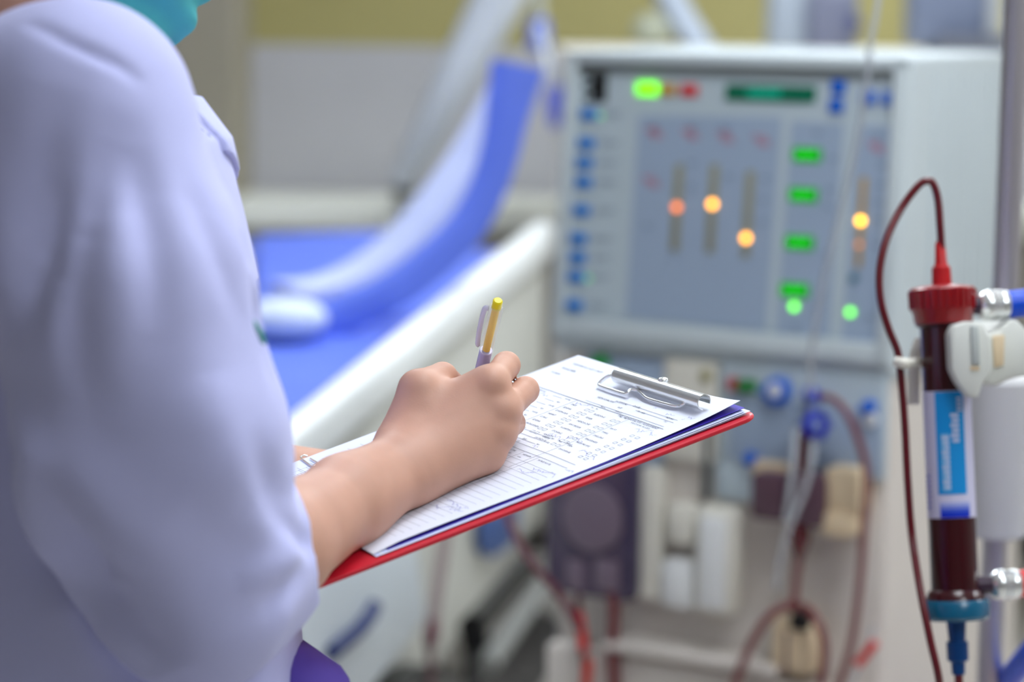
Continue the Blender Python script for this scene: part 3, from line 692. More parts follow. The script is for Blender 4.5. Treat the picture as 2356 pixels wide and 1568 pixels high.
obj('tail', tube([bside(u, v, .06) for u, v in ((990, 1486), (990, 1530), (988, 1600))], .007), mat('dull_red_tail', (120, 84, 92), .4), drn)

# reclining pad resting on the bed
def strip(px, d, th, ext, ex_dir):
    """curved padded slab: profile centreline in pixels at distance d, thickness th metres, extruded ext metres along ex_dir"""
    P = catmull([W(u, v, d) for u, v in px], 6); T, N, B = frames(P)
    nrm = np.cross(T, CF); nrm /= np.linalg.norm(nrm, axis=1)[:, None]
    th = np.interp(np.linspace(0, 1, len(P)), np.linspace(0, 1, len(np.atleast_1d(th))), np.atleast_1d(th))[:, None]
    ring = []
    e = np.asarray(ex_dir, float); e /= np.linalg.norm(e)
    prof = [(.5, .08), (.5, .92), (.42, 1), (-.42, 1), (-.5, .92), (-.5, .08), (-.42, 0), (.42, 0)]
    for a, b in prof: ring.append(P + nrm * th * a + e * ext * b)
    k = len(prof); n = len(P); vs = np.stack(ring, 1).reshape(-1, 3)
    fs = [(i * k + j, i * k + (j + 1) % k, (i + 1) * k + (j + 1) % k, (i + 1) * k + j) for i in range(n - 1) for j in range(k)]
    fs += [tuple(range(k)), tuple((n - 1) * k + j for j in range(k - 1, -1, -1))]
    return vs, fs
ed = -bn * .75 + bd * .65
rec = thing('reclining_pad', 'blue vinyl reclining pad with raised curved back and pale sheet', 'recliner pad', W(900, 720, 4.35))
curve = [(1208, 150), (1186, 250), (1168, 340), (1140, 430), (1092, 520), (1020, 595), (930, 665), (830, 716), (730, 745), (640, 752)]
obj('pad', strip(curve, 4.22, [.075, .05, .045, .05, .055, .06, .065], .04, ed), M_BLUEV, rec)
curve2 = [(1236, 175), (1150, 330), (1096, 420), (1036, 505), (965, 585), (880, 650), (790, 690), (690, 700)]
obj('sheet', strip(curve2, 4.32, [.03, .035, .05, .055, .06, .06], .10, ed), M_SHEET, rec)
def bedtop(u, v, h): return hit(u, v, ra + bu * (h - .012), bu)
blk = thing('folded_blanket', 'smooth blue blanket lying beyond the pale sheet on the bed', 'blanket', W(760, 690, 4.9))
P = [bedtop(u, v, .034) for u, v in ((596, 540), (925, 528), (880, 600), (740, 690), (596, 694))]
bm_v = [p for p in P] + [p - bu * .033 for p in P]
obj('blanket_top', (bm_v, [(4, 3, 2, 1, 0), (5, 6, 7, 8, 9)] + [(i, (i + 1) % 5, 5 + (i + 1) % 5, 5 + i) for i in range(5)]), M_BLUEV, blk)
pil = thing('pillow', 'small white pillow on the blue bed beside the nurse sleeve', 'pillow', bedtop(655, 745, .002))
pc = bedtop(655, 732, .04)
obj('cushion', sphere(pc, (.075, .06, .036), 24, 16), mat('white_pillow', (214, 226, 244), .85), pil)

# ================================================================== far counter, arms and equipment
cnt = thing('wall_counter', 'pale counter ledge running along the grey back wall', 'counter', ((X0 + X1) / 2, 6.6, 0))
zt = W(900, 470, 6.4)[2]
obj('worktop', rbox((0, 6.62, zt - .035), (6.4, .5, .07), .01), mat('pale_worktop', (246, 249, 242), .4), cnt)
for k in range(8):
    obj('cabinet_door', rbox((-2.8 + k * .8, 6.64, (zt - .08) / 2 + .03), (.78, .46, zt - .14), .008), M_PLAINWALL, cnt)
M_ARM = mat('pale_grey_arm', (214, 221, 228), .5)
arm = thing('lamp_arm', 'pale grey slanted arm rising from the far counter with dark joint', 'arm', W(925, 455, 6.0))
obj('beam', tube([W(1225, -180, 5.8), W(1130, 25, 5.85), W(1030, 215, 5.9), W(925, 420, 6.0)], [.075, .062, .05, .034], 16, 4, 1.), M_ARM, arm)
obj('joint', sphere(W(930, 436, 6.0), (.032, .03, .02)), mat('dark_grey_joint', (70, 74, 76), .5), arm)
obj('foot', tube([W(926, 440, 6.0), W(920, 486, 6.42)], .02), M_ARM, arm)
hb = thing('hanging_bag', 'small blue bag hanging against the yellow wall above the pad', 'bag', W(1238, 110, 5.6))
obj('bag', wprism([(1214, 42), (1264, 38), (1268, 100), (1254, 122), (1222, 120), (1212, 100)], 5.6, 5.64, .012), mat('muted_blue_bag', (84, 102, 184), .6), hb)
obj('hanger', tube([W(1238, 46, 5.62), W(1240, 0, 5.64), W(1246, -260, 5.66)], .016, 10), mat('grey_hanger', (150, 152, 140), .5), hb)
hb = thing('hanging_bag', 'blurred violet blue pouch between the pad and the machine', 'pouch', W(1276, 250, 5.4))
obj('pouch', wprism([(1252, 200), (1296, 190), (1306, 235), (1290, 290), (1270, 300), (1254, 250)], 5.4, 5.45, .012), mat('violet_pouch', (118, 126, 206), .6), hb)
obj('strap', tube([W(1275, 200, 5.42), W(1262, 150, 5.42), W(1240, 60, 5.5)], .007), M_ARM, hb)
# equipment on the counter beyond the machine
eq = thing('slanted_post', 'pale slanted equipment post behind the machine top', 'post', W(1620, 200, 5.9))
obj('post', tube([W(1490, -160, 5.9), W(1545, 0, 5.9), W(1620, 120, 5.9), W(1634, 126, 5.9)], [.06, .058, .05], 12, 4, .6), mat('grey_post', (158, 168, 184), .5), eq)
obj('bracket', xf(sphere((0, 0, 0), (.05, .04, .045)), None, W(1500, 70, 5.88)), mat('pale_bracket', (160, 164, 146), .6), eq)
eq = thing('infusion_pump', 'pale rounded infusion pump on the far shelf behind machine top', 'pump', W(1810, 120, 5.8))
obj('housing', xf(rbox((0, 0, 0), (.10, .1, .2), .03, 3), None, W(1812, 40, 5.8)), mat('pump_housing', (150, 160, 174), .6), eq)
obj('display', xf(rbox((0, 0, 0), (.12, .04, .16), .02, 3), None, W(1915, 50, 5.75)), mat('pump_display', (108, 112, 134), .5), eq)
obj('knob', sphere(W(1965, 55, 5.7), .02), mat('dark_blue_knob', (60, 66, 110), .4), eq)
eq = thing('patient_monitor', 'large blue grey monitor partly hidden behind the steel pole', 'monitor', W(2190, 200, 5.4))
obj('casing', xf(rbox((0, 0, 0), (.19, .16, .26), .02, 3), None, W(2190, -25, 5.4)), mat('monitor_casing', (112, 122, 146), .6), eq)
obj('base', xf(rbox((0, 0, 0), (.17, .18, .05), .01), None, W(2230, 105, 5.38)), mat('monitor_base', (88, 92, 104), .5), eq)
obj('side_trim', xf(rbox((0, 0, 0), (.03, .165, .22), .01), None, W(2276, -20, 5.37)), mat('grey_trim', (168, 172, 176), .6), eq)
sh_ = thing('equipment_rack', 'pale open rack behind the machine carrying far equipment', 'rack', (.95, 5.75, 0))
zz = W(1950, 128, 5.8)[2]
obj('shelf', rbox((.95, 5.75, zz), (1.7, 1.0, .03), .005), M_CREAM, sh_)
obj('shelf', rbox((.95, 5.75, .45), (1.7, 1.0, .03), .005), M_CREAM, sh_)
for a in (.13, 1.77):
    for b in (5.28, 6.22): obj('post', rbox((a, b, zz / 2), (.03, .03, zz), .004), M_WHITEMETAL, sh_)

# ================================================================== clipboard, papers, pen
def eul(a, b, c):
    ca, sa, cb, sb, cc, s3 = math.cos(a), math.sin(a), math.cos(b), math.sin(b), math.cos(c), math.sin(c)
    return np.array([[ca, -sa, 0], [sa, ca, 0], [0, 0, 1]]) @ np.array([[cb, 0, sb], [0, 1, 0], [-sb, 0, cb]]) @ np.array([[1, 0, 0], [0, cc, -s3], [0, s3, cc]])
BM = eul(*np.radians([30.6, -14.9, 2.5])); BO = np.array([-.087, 1.517, 1.082])   # paper frame: x up the sheet, y to its left edge, z out
BZ = BM[:, 2]
def Bp(x, y, z=0.): return BO + BM @ np.array([x, y, z])
def bhit(u, v, z=0.):
    q = BM.T @ (hit(u, v, BO + BZ * z, BZ) - BO); return q
PL, PWD = .297, .21
def paper_z(x, y):
    """gentle lift of the top sheet: curled corner at the top right, sag at the edges"""
    x = np.asarray(x, float); y = np.asarray(y, float)
    z = .0020 * np.clip((x - .262 + (.030 - y) * .5) / .045, 0, 1.3) ** 2 * np.clip(1 - y / .04, 0, 1)
    z = z + .0012 * np.sin(x * 21 + 1.) * np.clip((.04 - y) / .04, 0, 1)
    z = z - .0016 * np.clip((.02 - x) / .02, 0, 1) * np.clip((.03 - y) / .03, 0, 1)
    return z
def board_z(x): return -.0022 - .0165 * x
def sheet_mesh(x0, y0, lx, ly, zf, th=.0002, nx=44, ny=30):
    xs = x0 + np.linspace(0, lx, nx); ys = y0 + np.linspace(0, ly, ny)
    X, Y = np.meshgrid(xs, ys, indexing='ij'); Z = zf(X, Y)
    top = (np.stack([X, Y, Z], -1).reshape(-1, 3)) @ BM.T + BO; bot = top - BZ * th
    n = nx * ny; f = []
    for i in range(nx - 1):
        for j in range(ny - 1):
            q = (i * ny + j, (i + 1) * ny + j, (i + 1) * ny + j + 1, i * ny + j + 1); f.append(q); f.append(tuple(n + k for k in q[::-1]))
    edge = [(i * ny, (i + 1) * ny) for i in range(nx - 1)] + [((nx - 1) * ny + j, (nx - 1) * ny + j + 1) for j in range(ny - 1)] + [((i + 1) * ny + ny - 1, i * ny + ny - 1) for i in range(nx - 1)] + [(j + 1, j) for j in range(ny - 1)]
    f += [(b, a, n + a, n + b) for a, b in edge]
    return np.concatenate([top, bot]), f
M_PAPER = mat('white_paper', (228, 232, 246), .75, noise=.01, nscale=30)
M_PAPER2 = mat('bluish_paper', (206, 214, 246), .75)
M_PURPLE = mat('purple_card', (62, 44, 170), .5)
M_BOARD = mat('red_board', (200, 22, 46), .42, coat=.15)
M_INK = mat('print_ink', (52, 58, 84), .7)
M_PENINK = mat('ballpoint_ink', (112, 112, 186), .7)

clipb = thing('clipboard', 'red clipboard with chrome spring clip held by the nurse', 'clipboard', Bp(.12, .1, -.006))
bx0, bx1, by0, by1 = -.057, .305, -.010, .204
poly = rrect(bx0, by0, bx1, by1, .012)
def board_mesh():
    P = np.array(poly); n = len(P); c = P.mean(0); rings = []
    for inset, dz_ in ((.0018, 0), (.0005, -.0004), (0, -.0013), (0, -.0024), (.0006, -.0032), (.0018, -.0035)):
        q = c + (P - c) * (1 - inset / .12)
        rings.append(np.c_[q, board_z(q[:, 0]) + dz_])
    vs = np.concatenate(rings) @ BM.T + BO; k = len(rings)
    fs = [(i * n + j, (i + 1) * n + j, (i + 1) * n + (j + 1) % n, i * n + (j + 1) % n) for i in range(k - 1) for j in range(n)]
    return vs, fs + [tuple(range(n)), tuple((k - 1) * n + j for j in range(n - 1, -1, -1))]
obj('board', board_mesh(), M_BOARD, clipb)
# chrome bar: rolled sheet, open tube
a = bhit(1412, 862, .009); b = bhit(1628, 917, .009)
cx = (a[0] + b[0]) / 2 ; ya, yb = a[1], b[1]
ang = np.linspace(math.radians(-30), math.radians(250), 20)
ro, ri = .0058, .0050
def bar_mesh():
    vs, n = [], len(ang)
    for y in (ya, yb):
        for r in (ro, ri):
            for t in ang: vs.append(Bp(cx + r * math.cos(t), y, .0075 + r * math.sin(t) * 1.0))
    A, Bi, Cc, D = 0, n, 2 * n, 3 * n; fs = []
    for k in range(n - 1):
        fs += [(A + k, A + k + 1, Cc + k + 1, Cc + k), (Bi + k + 1, Bi + k, D + k, D + k + 1), (A + k + 1, A + k, Bi + k, Bi + k + 1), (Cc + k, Cc + k + 1, D + k + 1, D + k)]
    return np.array(vs), fs
obj('clip_bar', bar_mesh(), M_CHROME, clipb)
obj('clip_plate', join(*[(np.array([Bp(x, y, z) for x in (cx - .009, cx + .012) for y in (yb + .002, ya - .002) for z in (float(board_z(cx)) + .0002, float(board_z(cx)) + .0014)]), [(0, 1, 3, 2), (4, 6, 7, 5), (0, 4, 5, 1), (2, 3, 7, 6), (0, 2, 6, 4), (1, 5, 7, 3)])]), M_CHROME, clipb)
wpx = [(1632, 914, .009), (1612, 911, .0095), (1600, 911, .010), (1588, 919, .0075), (1570, 931, .0035), (1558, 934, .0028), (1545, 932, .0028), (1515, 924, .0028), (1490, 916, .0028), (1480, 908, .0034), (1470, 899, .0042), (1458, 896, .0048), (1450, 897, .0048), (1444, 903, .004), (1436, 905, .0028), (1410, 897, .0028), (1384, 888, .0028), (1378, 884, .003), (1384, 876, .005), (1398, 866, .0085), (1412, 861, .0095)]
wp = []
for u, v, z in wpx: q = bhit(u, v, z); wp.append(Bp(q[0], q[1], z))
obj('clip_wire', tube(wp, .00125, 12, 6), M_CHROME, clipb)
q = Bp(cx + .004, (ya + yb) / 2, .013)
obj('rivet', sphere(q, (.004, .004, .0018)), M_CHROME, clipb)

form = thing('form_sheet', 'white printed hemodialysis form on top of the clipboard', 'paper form', Bp(.15, .1, 0))
obj('sheet', sheet_mesh(0, 0, PL, PWD, paper_z), M_PAPER, form, 60)
# print: everything is drawn in the sheet's own plane (text runs along -y, its up is +x)
PR, PI = [], []
def lift(v):
    v = V3(v).copy(); v[:, 2] = paper_z(v[:, 0], v[:, 1]) + .00035; return v @ BM.T + BO
def T(u, v, s, size=.0026, dst=None, wide=1.):
    """text whose first letter's foot is at photo pixel (u, v) on the sheet"""
    q = bhit(u, v); m = text_mesh(s, size, .0)
    vv = np.stack([q[0] + m[0][:, 1], q[1] - m[0][:, 0] * wide, 0 * m[0][:, 0]], -1)
    (PR if dst is None else dst).append((lift(vv), m[1]))
def seg(x0, y0, x1, y1, w=.00028, dst=None):
    a = np.array([x0, y0]); b = np.array([x1, y1]); n = max(1, int(np.linalg.norm(b - a) / .01)); t = (b - a) / np.linalg.norm(b - a); nn = np.array([-t[1], t[0]]) * w / 2
    vs, fs = [], []
    for k in range(n + 1):
        p = a + (b - a) * k / n; vs += [(*(p - nn), 0), (*(p + nn), 0)]
    fs = [(2 * k, 2 * k + 2, 2 * k + 3, 2 * k + 1) for k in range(n)]
    (PR if dst is None else dst).append((lift(vs), fs))
def rule(u0, v0, u1, v1, w=.00028):            # a rule between two photo points, straightened along the sheet's axes
    a, b = bhit(u0, v0), bhit(u1, v1)
    if abs(a[0] - b[0]) < abs(a[1] - b[1]): m_ = (a[0] + b[0]) / 2; seg(m_, a[1], m_, b[1], w)
    else: m_ = (a[1] + b[1]) / 2; seg(a[0], m_, b[0], m_, w)
def tick(x, y, s=.0030):
    for p, q_ in (((0, 0), (0, -s * 1.15)), ((0, -s * 1.15), (s, -s * 1.15)), ((s, -s * 1.15), (s, 0)), ((s, 0), (0, 0))): seg(x + p[0], y + p[1], x + q_[0], y + q_[1], .00026)
def Z2(x, y): return 1380 + x * .12758, 880 + y * .12758
def Z3(x, y): return 1180 + x * .12758, 840 + y * .12758
T(*Z2(270, 345), 'HOSPITAL', .0033); T(*Z2(-60, 270), 'HEMODIALYSIS', .0033); T(*Z2(590, 430), 'DATE', .0032); T(*Z2(310, 450), 'AGE', .0027); T(*Z2(660, 525), 'Tr.  HN', .0029); T(*Z2(1180, 635), 'HD No', .0029); T(*Z2(0, 440), 'Name', .0028); T(*Z2(265, 520), 'Address', .0026); T(*Z2(1140, 700), 'Tel', .0027)
T(*Z2(315, 600), 'PRE  HEMODIALYSIS  ASSESSMENT', .0031, wide=1.05)
x_ = [bhit(*Z2(760, 475))[0], bhit(*Z2(870, 575))[0], bhit(*Z2(440, 555))[0], bhit(*Z2(300, 550))[0], bhit(*Z2(800, 720))[0]]
for x0_, ya_, yb_ in ((x_[0], .088, .016), (x_[1], .062, .015), (x_[2], .115, .015), (x_[3], .200, .012), (x_[4], .200, .012)): seg(x0_, ya_, x0_, yb_, .0003)
top_x = x_[4]
# assessment block: two columns of words with tick boxes
row0, dr = top_x - .0085, .0072
colL, boxL, colM, boxM, colR = .118, .098, .084, .0615, .050
for k, wd in enumerate(('PALE', 'EDEMA', 'DYSPNOEA', 'HEART', 'LUNG', 'EDEMA', 'ORTHOPNEA', 'ASCITES', 'OTHER')):
    xx = row0 - k * dr * .93
    m = text_mesh(wd, .0029); PR.append((lift(np.stack([xx + m[0][:, 1], colL - m[0][:, 0] * 1.05, 0 * m[0][:, 0]], -1)), m[1]))
    if k < 8: tick(xx - .0012, boxL); tick(xx - .0012, boxL - .0058)
for k, wd in enumerate(('BLEEDING', 'FEVER', 'HEADACHE', 'ANOREXIA', 'VOMITING', 'ITCHING', 'ANXIETY', 'JAUNDICE')):
    xx = row0 - .0025 - k * dr
    m = text_mesh(wd, .0029); PR.append((lift(np.stack([xx + m[0][:, 1], colM - m[0][:, 0] * 1.05, 0 * m[0][:, 0]], -1)), m[1]))
    tick(xx - .0006, boxM); tick(xx - .0006, boxM - .0058)
for s_, yy in (('Yes', boxL + .0005), ('No', boxL - .0056), ('Yes', boxM + .0005), ('No', boxM - .0056)):
    m = text_mesh(s_, .0024); PR.append((lift(np.stack([top_x - .0038 + m[0][:, 1], yy - m[0][:, 0], 0 * m[0][:, 0]], -1)), m[1]))
blk_b = row0 - 9 * dr
seg(top_x, .0505, blk_b - .03, .0505); seg(top_x, .121, blk_b - .03, .121)
m = text_mesh('VASCULAR  ACCESS', .0026); PR.append((lift(np.stack([top_x - .006 + m[0][:, 1], .044 - m[0][:, 0], 0 * m[0][:, 0]], -1)), m[1]))
for k, wd in enumerate(('BRUIT', 'THRILL', 'SWELLING', 'TENDERNESS', 'PRESSURE SITE', 'PAIN', 'DISCHARGE')):
    xx = top_x - .021 - k * dr
    m = text_mesh(wd, .0026); PR.append((lift(np.stack([xx + m[0][:, 1], .048 - m[0][:, 0], 0 * m[0][:, 0]], -1)), m[1]))
    tick(xx, .023, .0026); tick(xx, .0165, .0026)
# left block (blurred further back)
for k, wd in enumerate(('Diagnosis', 'Dry weight', 'Pre weight', 'Weight gain', 'Post weight', 'Weight loss', 'BP pre', 'BP post', 'Temp')):
    xx = top_x - .004 - k * dr
    m = text_mesh(wd, .003); PR.append((lift(np.stack([xx + m[0][:, 1], .172 - m[0][:, 0], 0 * m[0][:, 0]], -1)), m[1]))
    seg(xx - .0006, .148, xx - .0006, .136)
    m = text_mesh('Kgs' if k % 2 else 'mmHg', .0026); PR.append((lift(np.stack([xx + m[0][:, 1], .133 - m[0][:, 0], 0 * m[0][:, 0]], -1)), m[1]))
for k, wd in enumerate(('NEPHROLOGY UNIT', 'REGISTER', 'FORM')):
    m = text_mesh(wd, .0034); PR.append((lift(np.stack([.282 - k * .010 + m[0][:, 1], .196 - m[0][:, 0] * 1.3, 0 * m[0][:, 0]], -1)), m[1]))
# flow chart block
T(*Z3(525, 1290), '(MEDS)', .0030); T(*Z3(800, 1370), 'Post', .0029); T(*Z3(935, 1405), 'Dialysis', .0029); T(*Z3(165, 1330), 'BW', .0029); T(*Z3(55, 1370), 'UF', .0029)
fx = bhit(*Z3(120, 1490))[0]
for xx in (fx + .0052, fx - .0016): seg(xx, .19, xx, .012, .0003)
m = text_mesh('HEMODIALYSIS   FLOW   CHART', .0033); PR.append((lift(np.stack([fx + .0008 + m[0][:, 1], .150 - m[0][:, 0] * 1.1, 0 * m[0][:, 0]], -1)), m[1]))
for k in range(3):
    xx = fx + .0105 + k * .0062; seg(xx, .118, xx, .072)
    m = text_mesh(('Kgs', 'mmHg', 'Kgs')[k], .0025); PR.append((lift(np.stack([xx + m[0][:, 1], .071 - m[0][:, 0], 0 * m[0][:, 0]], -1)), m[1]))
cols = [.19, .172, .150, .128, .106, .086, .066, .046, .012]
for k, wd in enumerate(('TIME', 'BP', 'PULSE', 'UFR', 'VOLUME', 'HEPARIN', 'NURSE NOTE')):
    m = text_mesh(wd, .0026); PR.append((lift(np.stack([fx - .0062 + m[0][:, 1], cols[k + 1] - .003 - m[0][:, 0], 0 * m[0][:, 0]], -1)), m[1]))
for k, wd in enumerate(('mmHg', 'min', 'ml/hr', 'REMOVED', 'units')):
    m = text_mesh(wd, .0024); PR.append((lift(np.stack([fx - .0105 + m[0][:, 1], cols[k + 2] - .003 - m[0][:, 0], 0 * m[0][:, 0]], -1)), m[1]))
yend = fx - .013
n_rows = int((yend - .02) / .0062)
for k in range(n_rows + 1): seg(yend - k * .0062, .19, yend - k * .0062, .010, .00018)
for c in cols[:-1]: seg(fx - .0016, c, yend - n_rows * .0062, c, .00024)
# foot block: nephro note
for k in range(9): seg(.022 + k * .0105, .196, .022 + k * .0105, .182, .00022)
m = text_mesh('NEPHRO  NOTE', .0029); PR.append((lift(np.stack([.0145 + m[0][:, 1], .194 - m[0][:, 0], 0 * m[0][:, 0]], -1)), m[1]))
for k, wd in enumerate(('NURSE', 'KIDNEY', 'CLERK', 'NOTE')):
    xx = .024 + k * .0062; tick(xx, .183); m = text_mesh(wd, .0026); PR.append((lift(np.stack([xx + .0003 + m[0][:, 1], .178 - m[0][:, 0], 0 * m[0][:, 0]], -1)), m[1]))
obj('print', join(*PR), M_INK, form, False)
# handwriting strokes
def scrib(x, y, n, s, dx=.0):
    p = np.array([x, y])
    for k in range(n):
        q = p + np.array([rng.uniform(-1, 1) * s, -s * rng.uniform(.2, .7)]); seg(p[0], p[1], q[0], q[1], .00026, PI); p = np.array([x + (q[0] - x) * .6, q[1]])
for uu, vv, n_, s_ in ((*Z2(640, 835), 6, .003), (*Z2(780, 850), 9, .004), (*Z2(1210, 560), 8, .0028), (*Z2(1620, 620), 6, .0026), (*Z2(960, 465), 3, .002), (*Z2(1480, 665), 3, .002), (*Z3(640, 1245), 12, .0032), (*Z3(1000, 1280), 14, .003), (*Z3(350, 1450), 6, .003), (*Z3(1190, 1545), 14, .003), (1190, 1080, 12, .003), (1010, 1160, 22, .003), (1030, 1150, 22, .003), (1228, 1076, 18, .003), (1300, 1078, 10, .002), (1240, 905, 10, .003), (1330, 925, 12, .003)):
    q = bhit(uu, vv); scrib(q[0], q[1], n_, s_)
obj('handwriting', join(*PI), M_PENINK, form, False)
q = bhit(868, 1010)
obj('punch_hole', (lift([(q[0] + .0028 * math.cos(t), q[1] + .0028 * math.sin(t), 0) for t in np.linspace(0, 2 * math.pi, 24, endpoint=False)]), [tuple(range(24))]), mat('hole_shadow', (20, 30, 60), .8), form, False)

def stack_z(f): return lambda X, Y: (1 - f) * (-.0006) + f * (board_z(X) + .0006) - .001 * f * 0
s1 = thing('purple_sheet', 'deep purple card sheet under the white form', 'card sheet', Bp(.15, .1, -.002))
def fan(f, edge):
    return lambda X, Y: (-.0006) * (1 - f) + f * (board_z(X) + .0008)
obj('sheet', sheet_mesh(.010, -.0012, PL - .008, .205, fan(.32, 0)), M_PURPLE, s1, 60)
for k, (f, dx, dy, lab_) in enumerate(((.58, .006, -.0036, 'white sheet directly under the purple card'), (.74, .004, -.0044, 'bluish white sheet second from the red board'), (.92, .0, -.0040, 'lowest white sheet lying on the red board'))):
    s_ = thing('paper_sheet', lab_, 'paper', Bp(.15, .1, -.003 - .001 * k), group='loose sheets in the clipboard')
    obj('sheet', sheet_mesh(dx, dy, PL - dx + (.004 if k == 1 else 0), .204, fan(f, 0)), M_PAPER2 if k != 1 else M_PAPER, s_, 60)
pc_ = []
for u, v, z in ((707, 1049, -.001), (699, 1047, .0006), (692, 1051, .0012), (696, 1056, .001), (708, 1065, .001), (719, 1073, .001), (726, 1070, .0012), (732, 1066, .001), (726, 1061, .001), (714, 1054, .001)):
    q = bhit(u, v, z); pc_.append(Bp(q[0], q[1], z))
tag(obj('paper_clip', tube(pc_, .0006, 8, 5), M_CHROME), 'small bent wire paper clip on the left edge of the form', 'paper clip')

# pen
pt = W(1146, 690, 1.645); q = bhit(1076, 985); pe = Bp(q[0], q[1], .0006)
pa = (pt - pe); PLN = np.linalg.norm(pa); pa /= PLN
pen = thing('pen', 'clear ballpoint pen with yellow core and lilac barrel in the writing hand', 'pen', pe)
def plathe(prof, s=24): return lathe(prof, pe, pt, s)
obj('tip', plathe([(0, .0004), (.004, .0012), (.012, .0028), (.014, .0032)]), M_STEEL, pen)
brl = obj('barrel', plathe([(.014, .0034), (.022, .0044), (.04, .0046), (PLN - .052, .0046), (PLN - .0515, .0043)]), mat('lilac_barrel', (196, 194, 232), .25, coat=.4), pen)
obj('upper_sleeve', plathe([(PLN - .052, .0049), (PLN - .05, .005), (PLN - .008, .0048), (PLN - .006, .0042)]), mat('clear_sleeve', (236, 236, 244), .12, alpha=.22, coat=.5), pen)
obj('core', plathe([(PLN - .051, .0027), (PLN - .006, .0027)]), mat('yellow_core', (255, 214, 0), .4), pen)
obj('button', plathe([(PLN - .008, .0034), (PLN - .001, .0034), (PLN, .0026)]), mat('yellow_button', (250, 226, 0), .35), pen)
sd = np.cross(pa, CF); sd /= np.linalg.norm(sd)
if sd @ CR > 0: sd = -sd
obj('pocket_clip', tube([pt - pa * .010 + sd * .005, pt - pa * .012 + sd * .0075, pt - pa * .03 + sd * .0078, pt - pa * .047 + sd * .0068, pt - pa * .049 + sd * .0055], .0012, 10, 5, 1.6), mat('clear_clip', (226, 224, 240), .2, alpha=.7), pen)

# ================================================================== the nurse
M_SKIN = mat('skin', (202, 154, 132), .52, noise=.05, nscale=35, bump=.05, bscale=900, sub=.12)
M_TUNIC = mat('lilac_cotton', (193, 196, 242), .85, noise=.015, nscale=20, bump=.06, bscale=2500, sheen=.15)
M_TROUS = mat('purple_trousers', (98, 78, 176), .85, noise=.02, nscale=20)
M_MASK = mat('teal_mask', (78, 182, 190), .8, noise=.03, nscale=60, bump=.1, bscale=700)
M_HAIR = mat('black_hair', (24, 19, 18), .45, noise=.2, nscale=90)
YAW = math.radians(25)
BFW = np.array([math.cos(YAW), math.sin(YAW), 0]); BLF = np.array([-math.sin(YAW), math.cos(YAW), 0]); UP = np.array([0, 0, 1.])
MID = np.array([-.295, 1.555, 0])
def bp(f, l, z): return MID + BFW * f + BLF * l + UP * z
def profile(tab):
    """stack of ellipses: rows of z, half width, half depth, forward shift"""
    t = np.array(sorted(tab)); z = t[:, 0]
    def f(P):
        q = P - MID; l = q @ BLF; fw = q @ BFW; h = P[:, 2]
        a = np.interp(h, z, t[:, 1]); b = np.interp(h, z, t[:, 2]); c = np.interp(h, z, t[:, 3])
        k = np.sqrt((l / a) ** 2 + ((fw - c) / b) ** 2 + 1e-9)
        d = (k - 1) * np.minimum(a, b)
        d = np.where(k > 1, np.hypot(l, fw - c) * (1 - 1 / k), d)
        return np.maximum(d, np.maximum(h - z[-1], z[0] - h))
    return f
nurse = thing('person', 'person in lilac tunic and teal face mask writing on the red clipboard', 'person', (MID[0], MID[1], 0))

# --- right arm and writing hand (pixel, distance from the camera)
ELB, FOR1, FOR2 = W(430, 1376, 1.42), W(620, 1262, 1.495), W(800, 1152, 1.578)
SHO = W(163, 276, 1.385)
def hc(a, b, ra, rb): return cone(W(*a), W(*b), ra, rb)
arm_base = union([cone(ELB, FOR1, .037, .036), cone(FOR1, FOR2, .036, .0275),
    hc((800, 1140, 1.578), (917, 1056, 1.622), .0262, .0180), hc((800, 1160, 1.576), (944, 1094, 1.614), .0262, .0180),
    hc((925, 1052, 1.626), (1131, 884, 1.650), .0165, .0112), hc((930, 1064, 1.620), (1157, 945, 1.650), .0165, .0112),
    hc((938, 1080, 1.616), (1150, 995, 1.648), .0165, .0105), hc((946, 1096, 1.616), (1122, 1046, 1.646), .0165, .0105),
    hc((1116, 892, 1.652), (1140, 946, 1.652), .0095, .0095), hc((1140, 946, 1.652), (1126, 992, 1.650), .0090, .008), hc((1126, 992, 1.650), (1104, 1042, 1.647), .008, .0085),
    hc((960, 1050, 1.640), (1105, 955, 1.676), .0165, .0145), hc((965, 1100, 1.634), (1085, 1052, 1.660), .0155, .014),
    hc((930, 1010, 1.640), (962, 897, 1.646), .0185, .0128), hc((985, 930, 1.648), (1105, 897, 1.656), .0135, .0105)], .013)
def chain(pts, rs): return union([cone(W(*pts[i]), W(*pts[i + 1]), rs[i], rs[i + 1]) for i in range(len(pts) - 1)], .002)
f_index = chain([(1131, 882, 1.650), (1165, 840, 1.684), (1134, 890, 1.712), (1104, 932, 1.726)], [.0104, .0096, .0080, .0070])
f_mid = chain([(1157, 945, 1.650), (1209, 897, 1.686), (1170, 936, 1.712), (1122, 960, 1.722)], [.0104, .0094, .0080, .0070])
f_ring = chain([(1150, 995, 1.648), (1179, 972, 1.690), (1132, 998, 1.706), (1090, 1004, 1.708)], [.0100, .0088, .0076, .0066])
f_lit = chain([(1122, 1046, 1.646), (1136, 1024, 1.680), (1104, 1030, 1.692), (1074, 1034, 1.690)], [.0098, .0082, .0070, .0062])
f_thumb = chain([(962, 893, 1.646), (1018, 866, 1.672), (1062, 902, 1.706)], [.0122, .0100, .0084])
knuck = union([hc((1128, 876, 1.641), (1130, 878, 1.641), .0040, .0040), hc((1160, 942, 1.642), (1161, 942, 1.642), .0040, .0040), hc((1150, 992, 1.641), (1151, 992, 1.641), .0036, .0036)], .002)
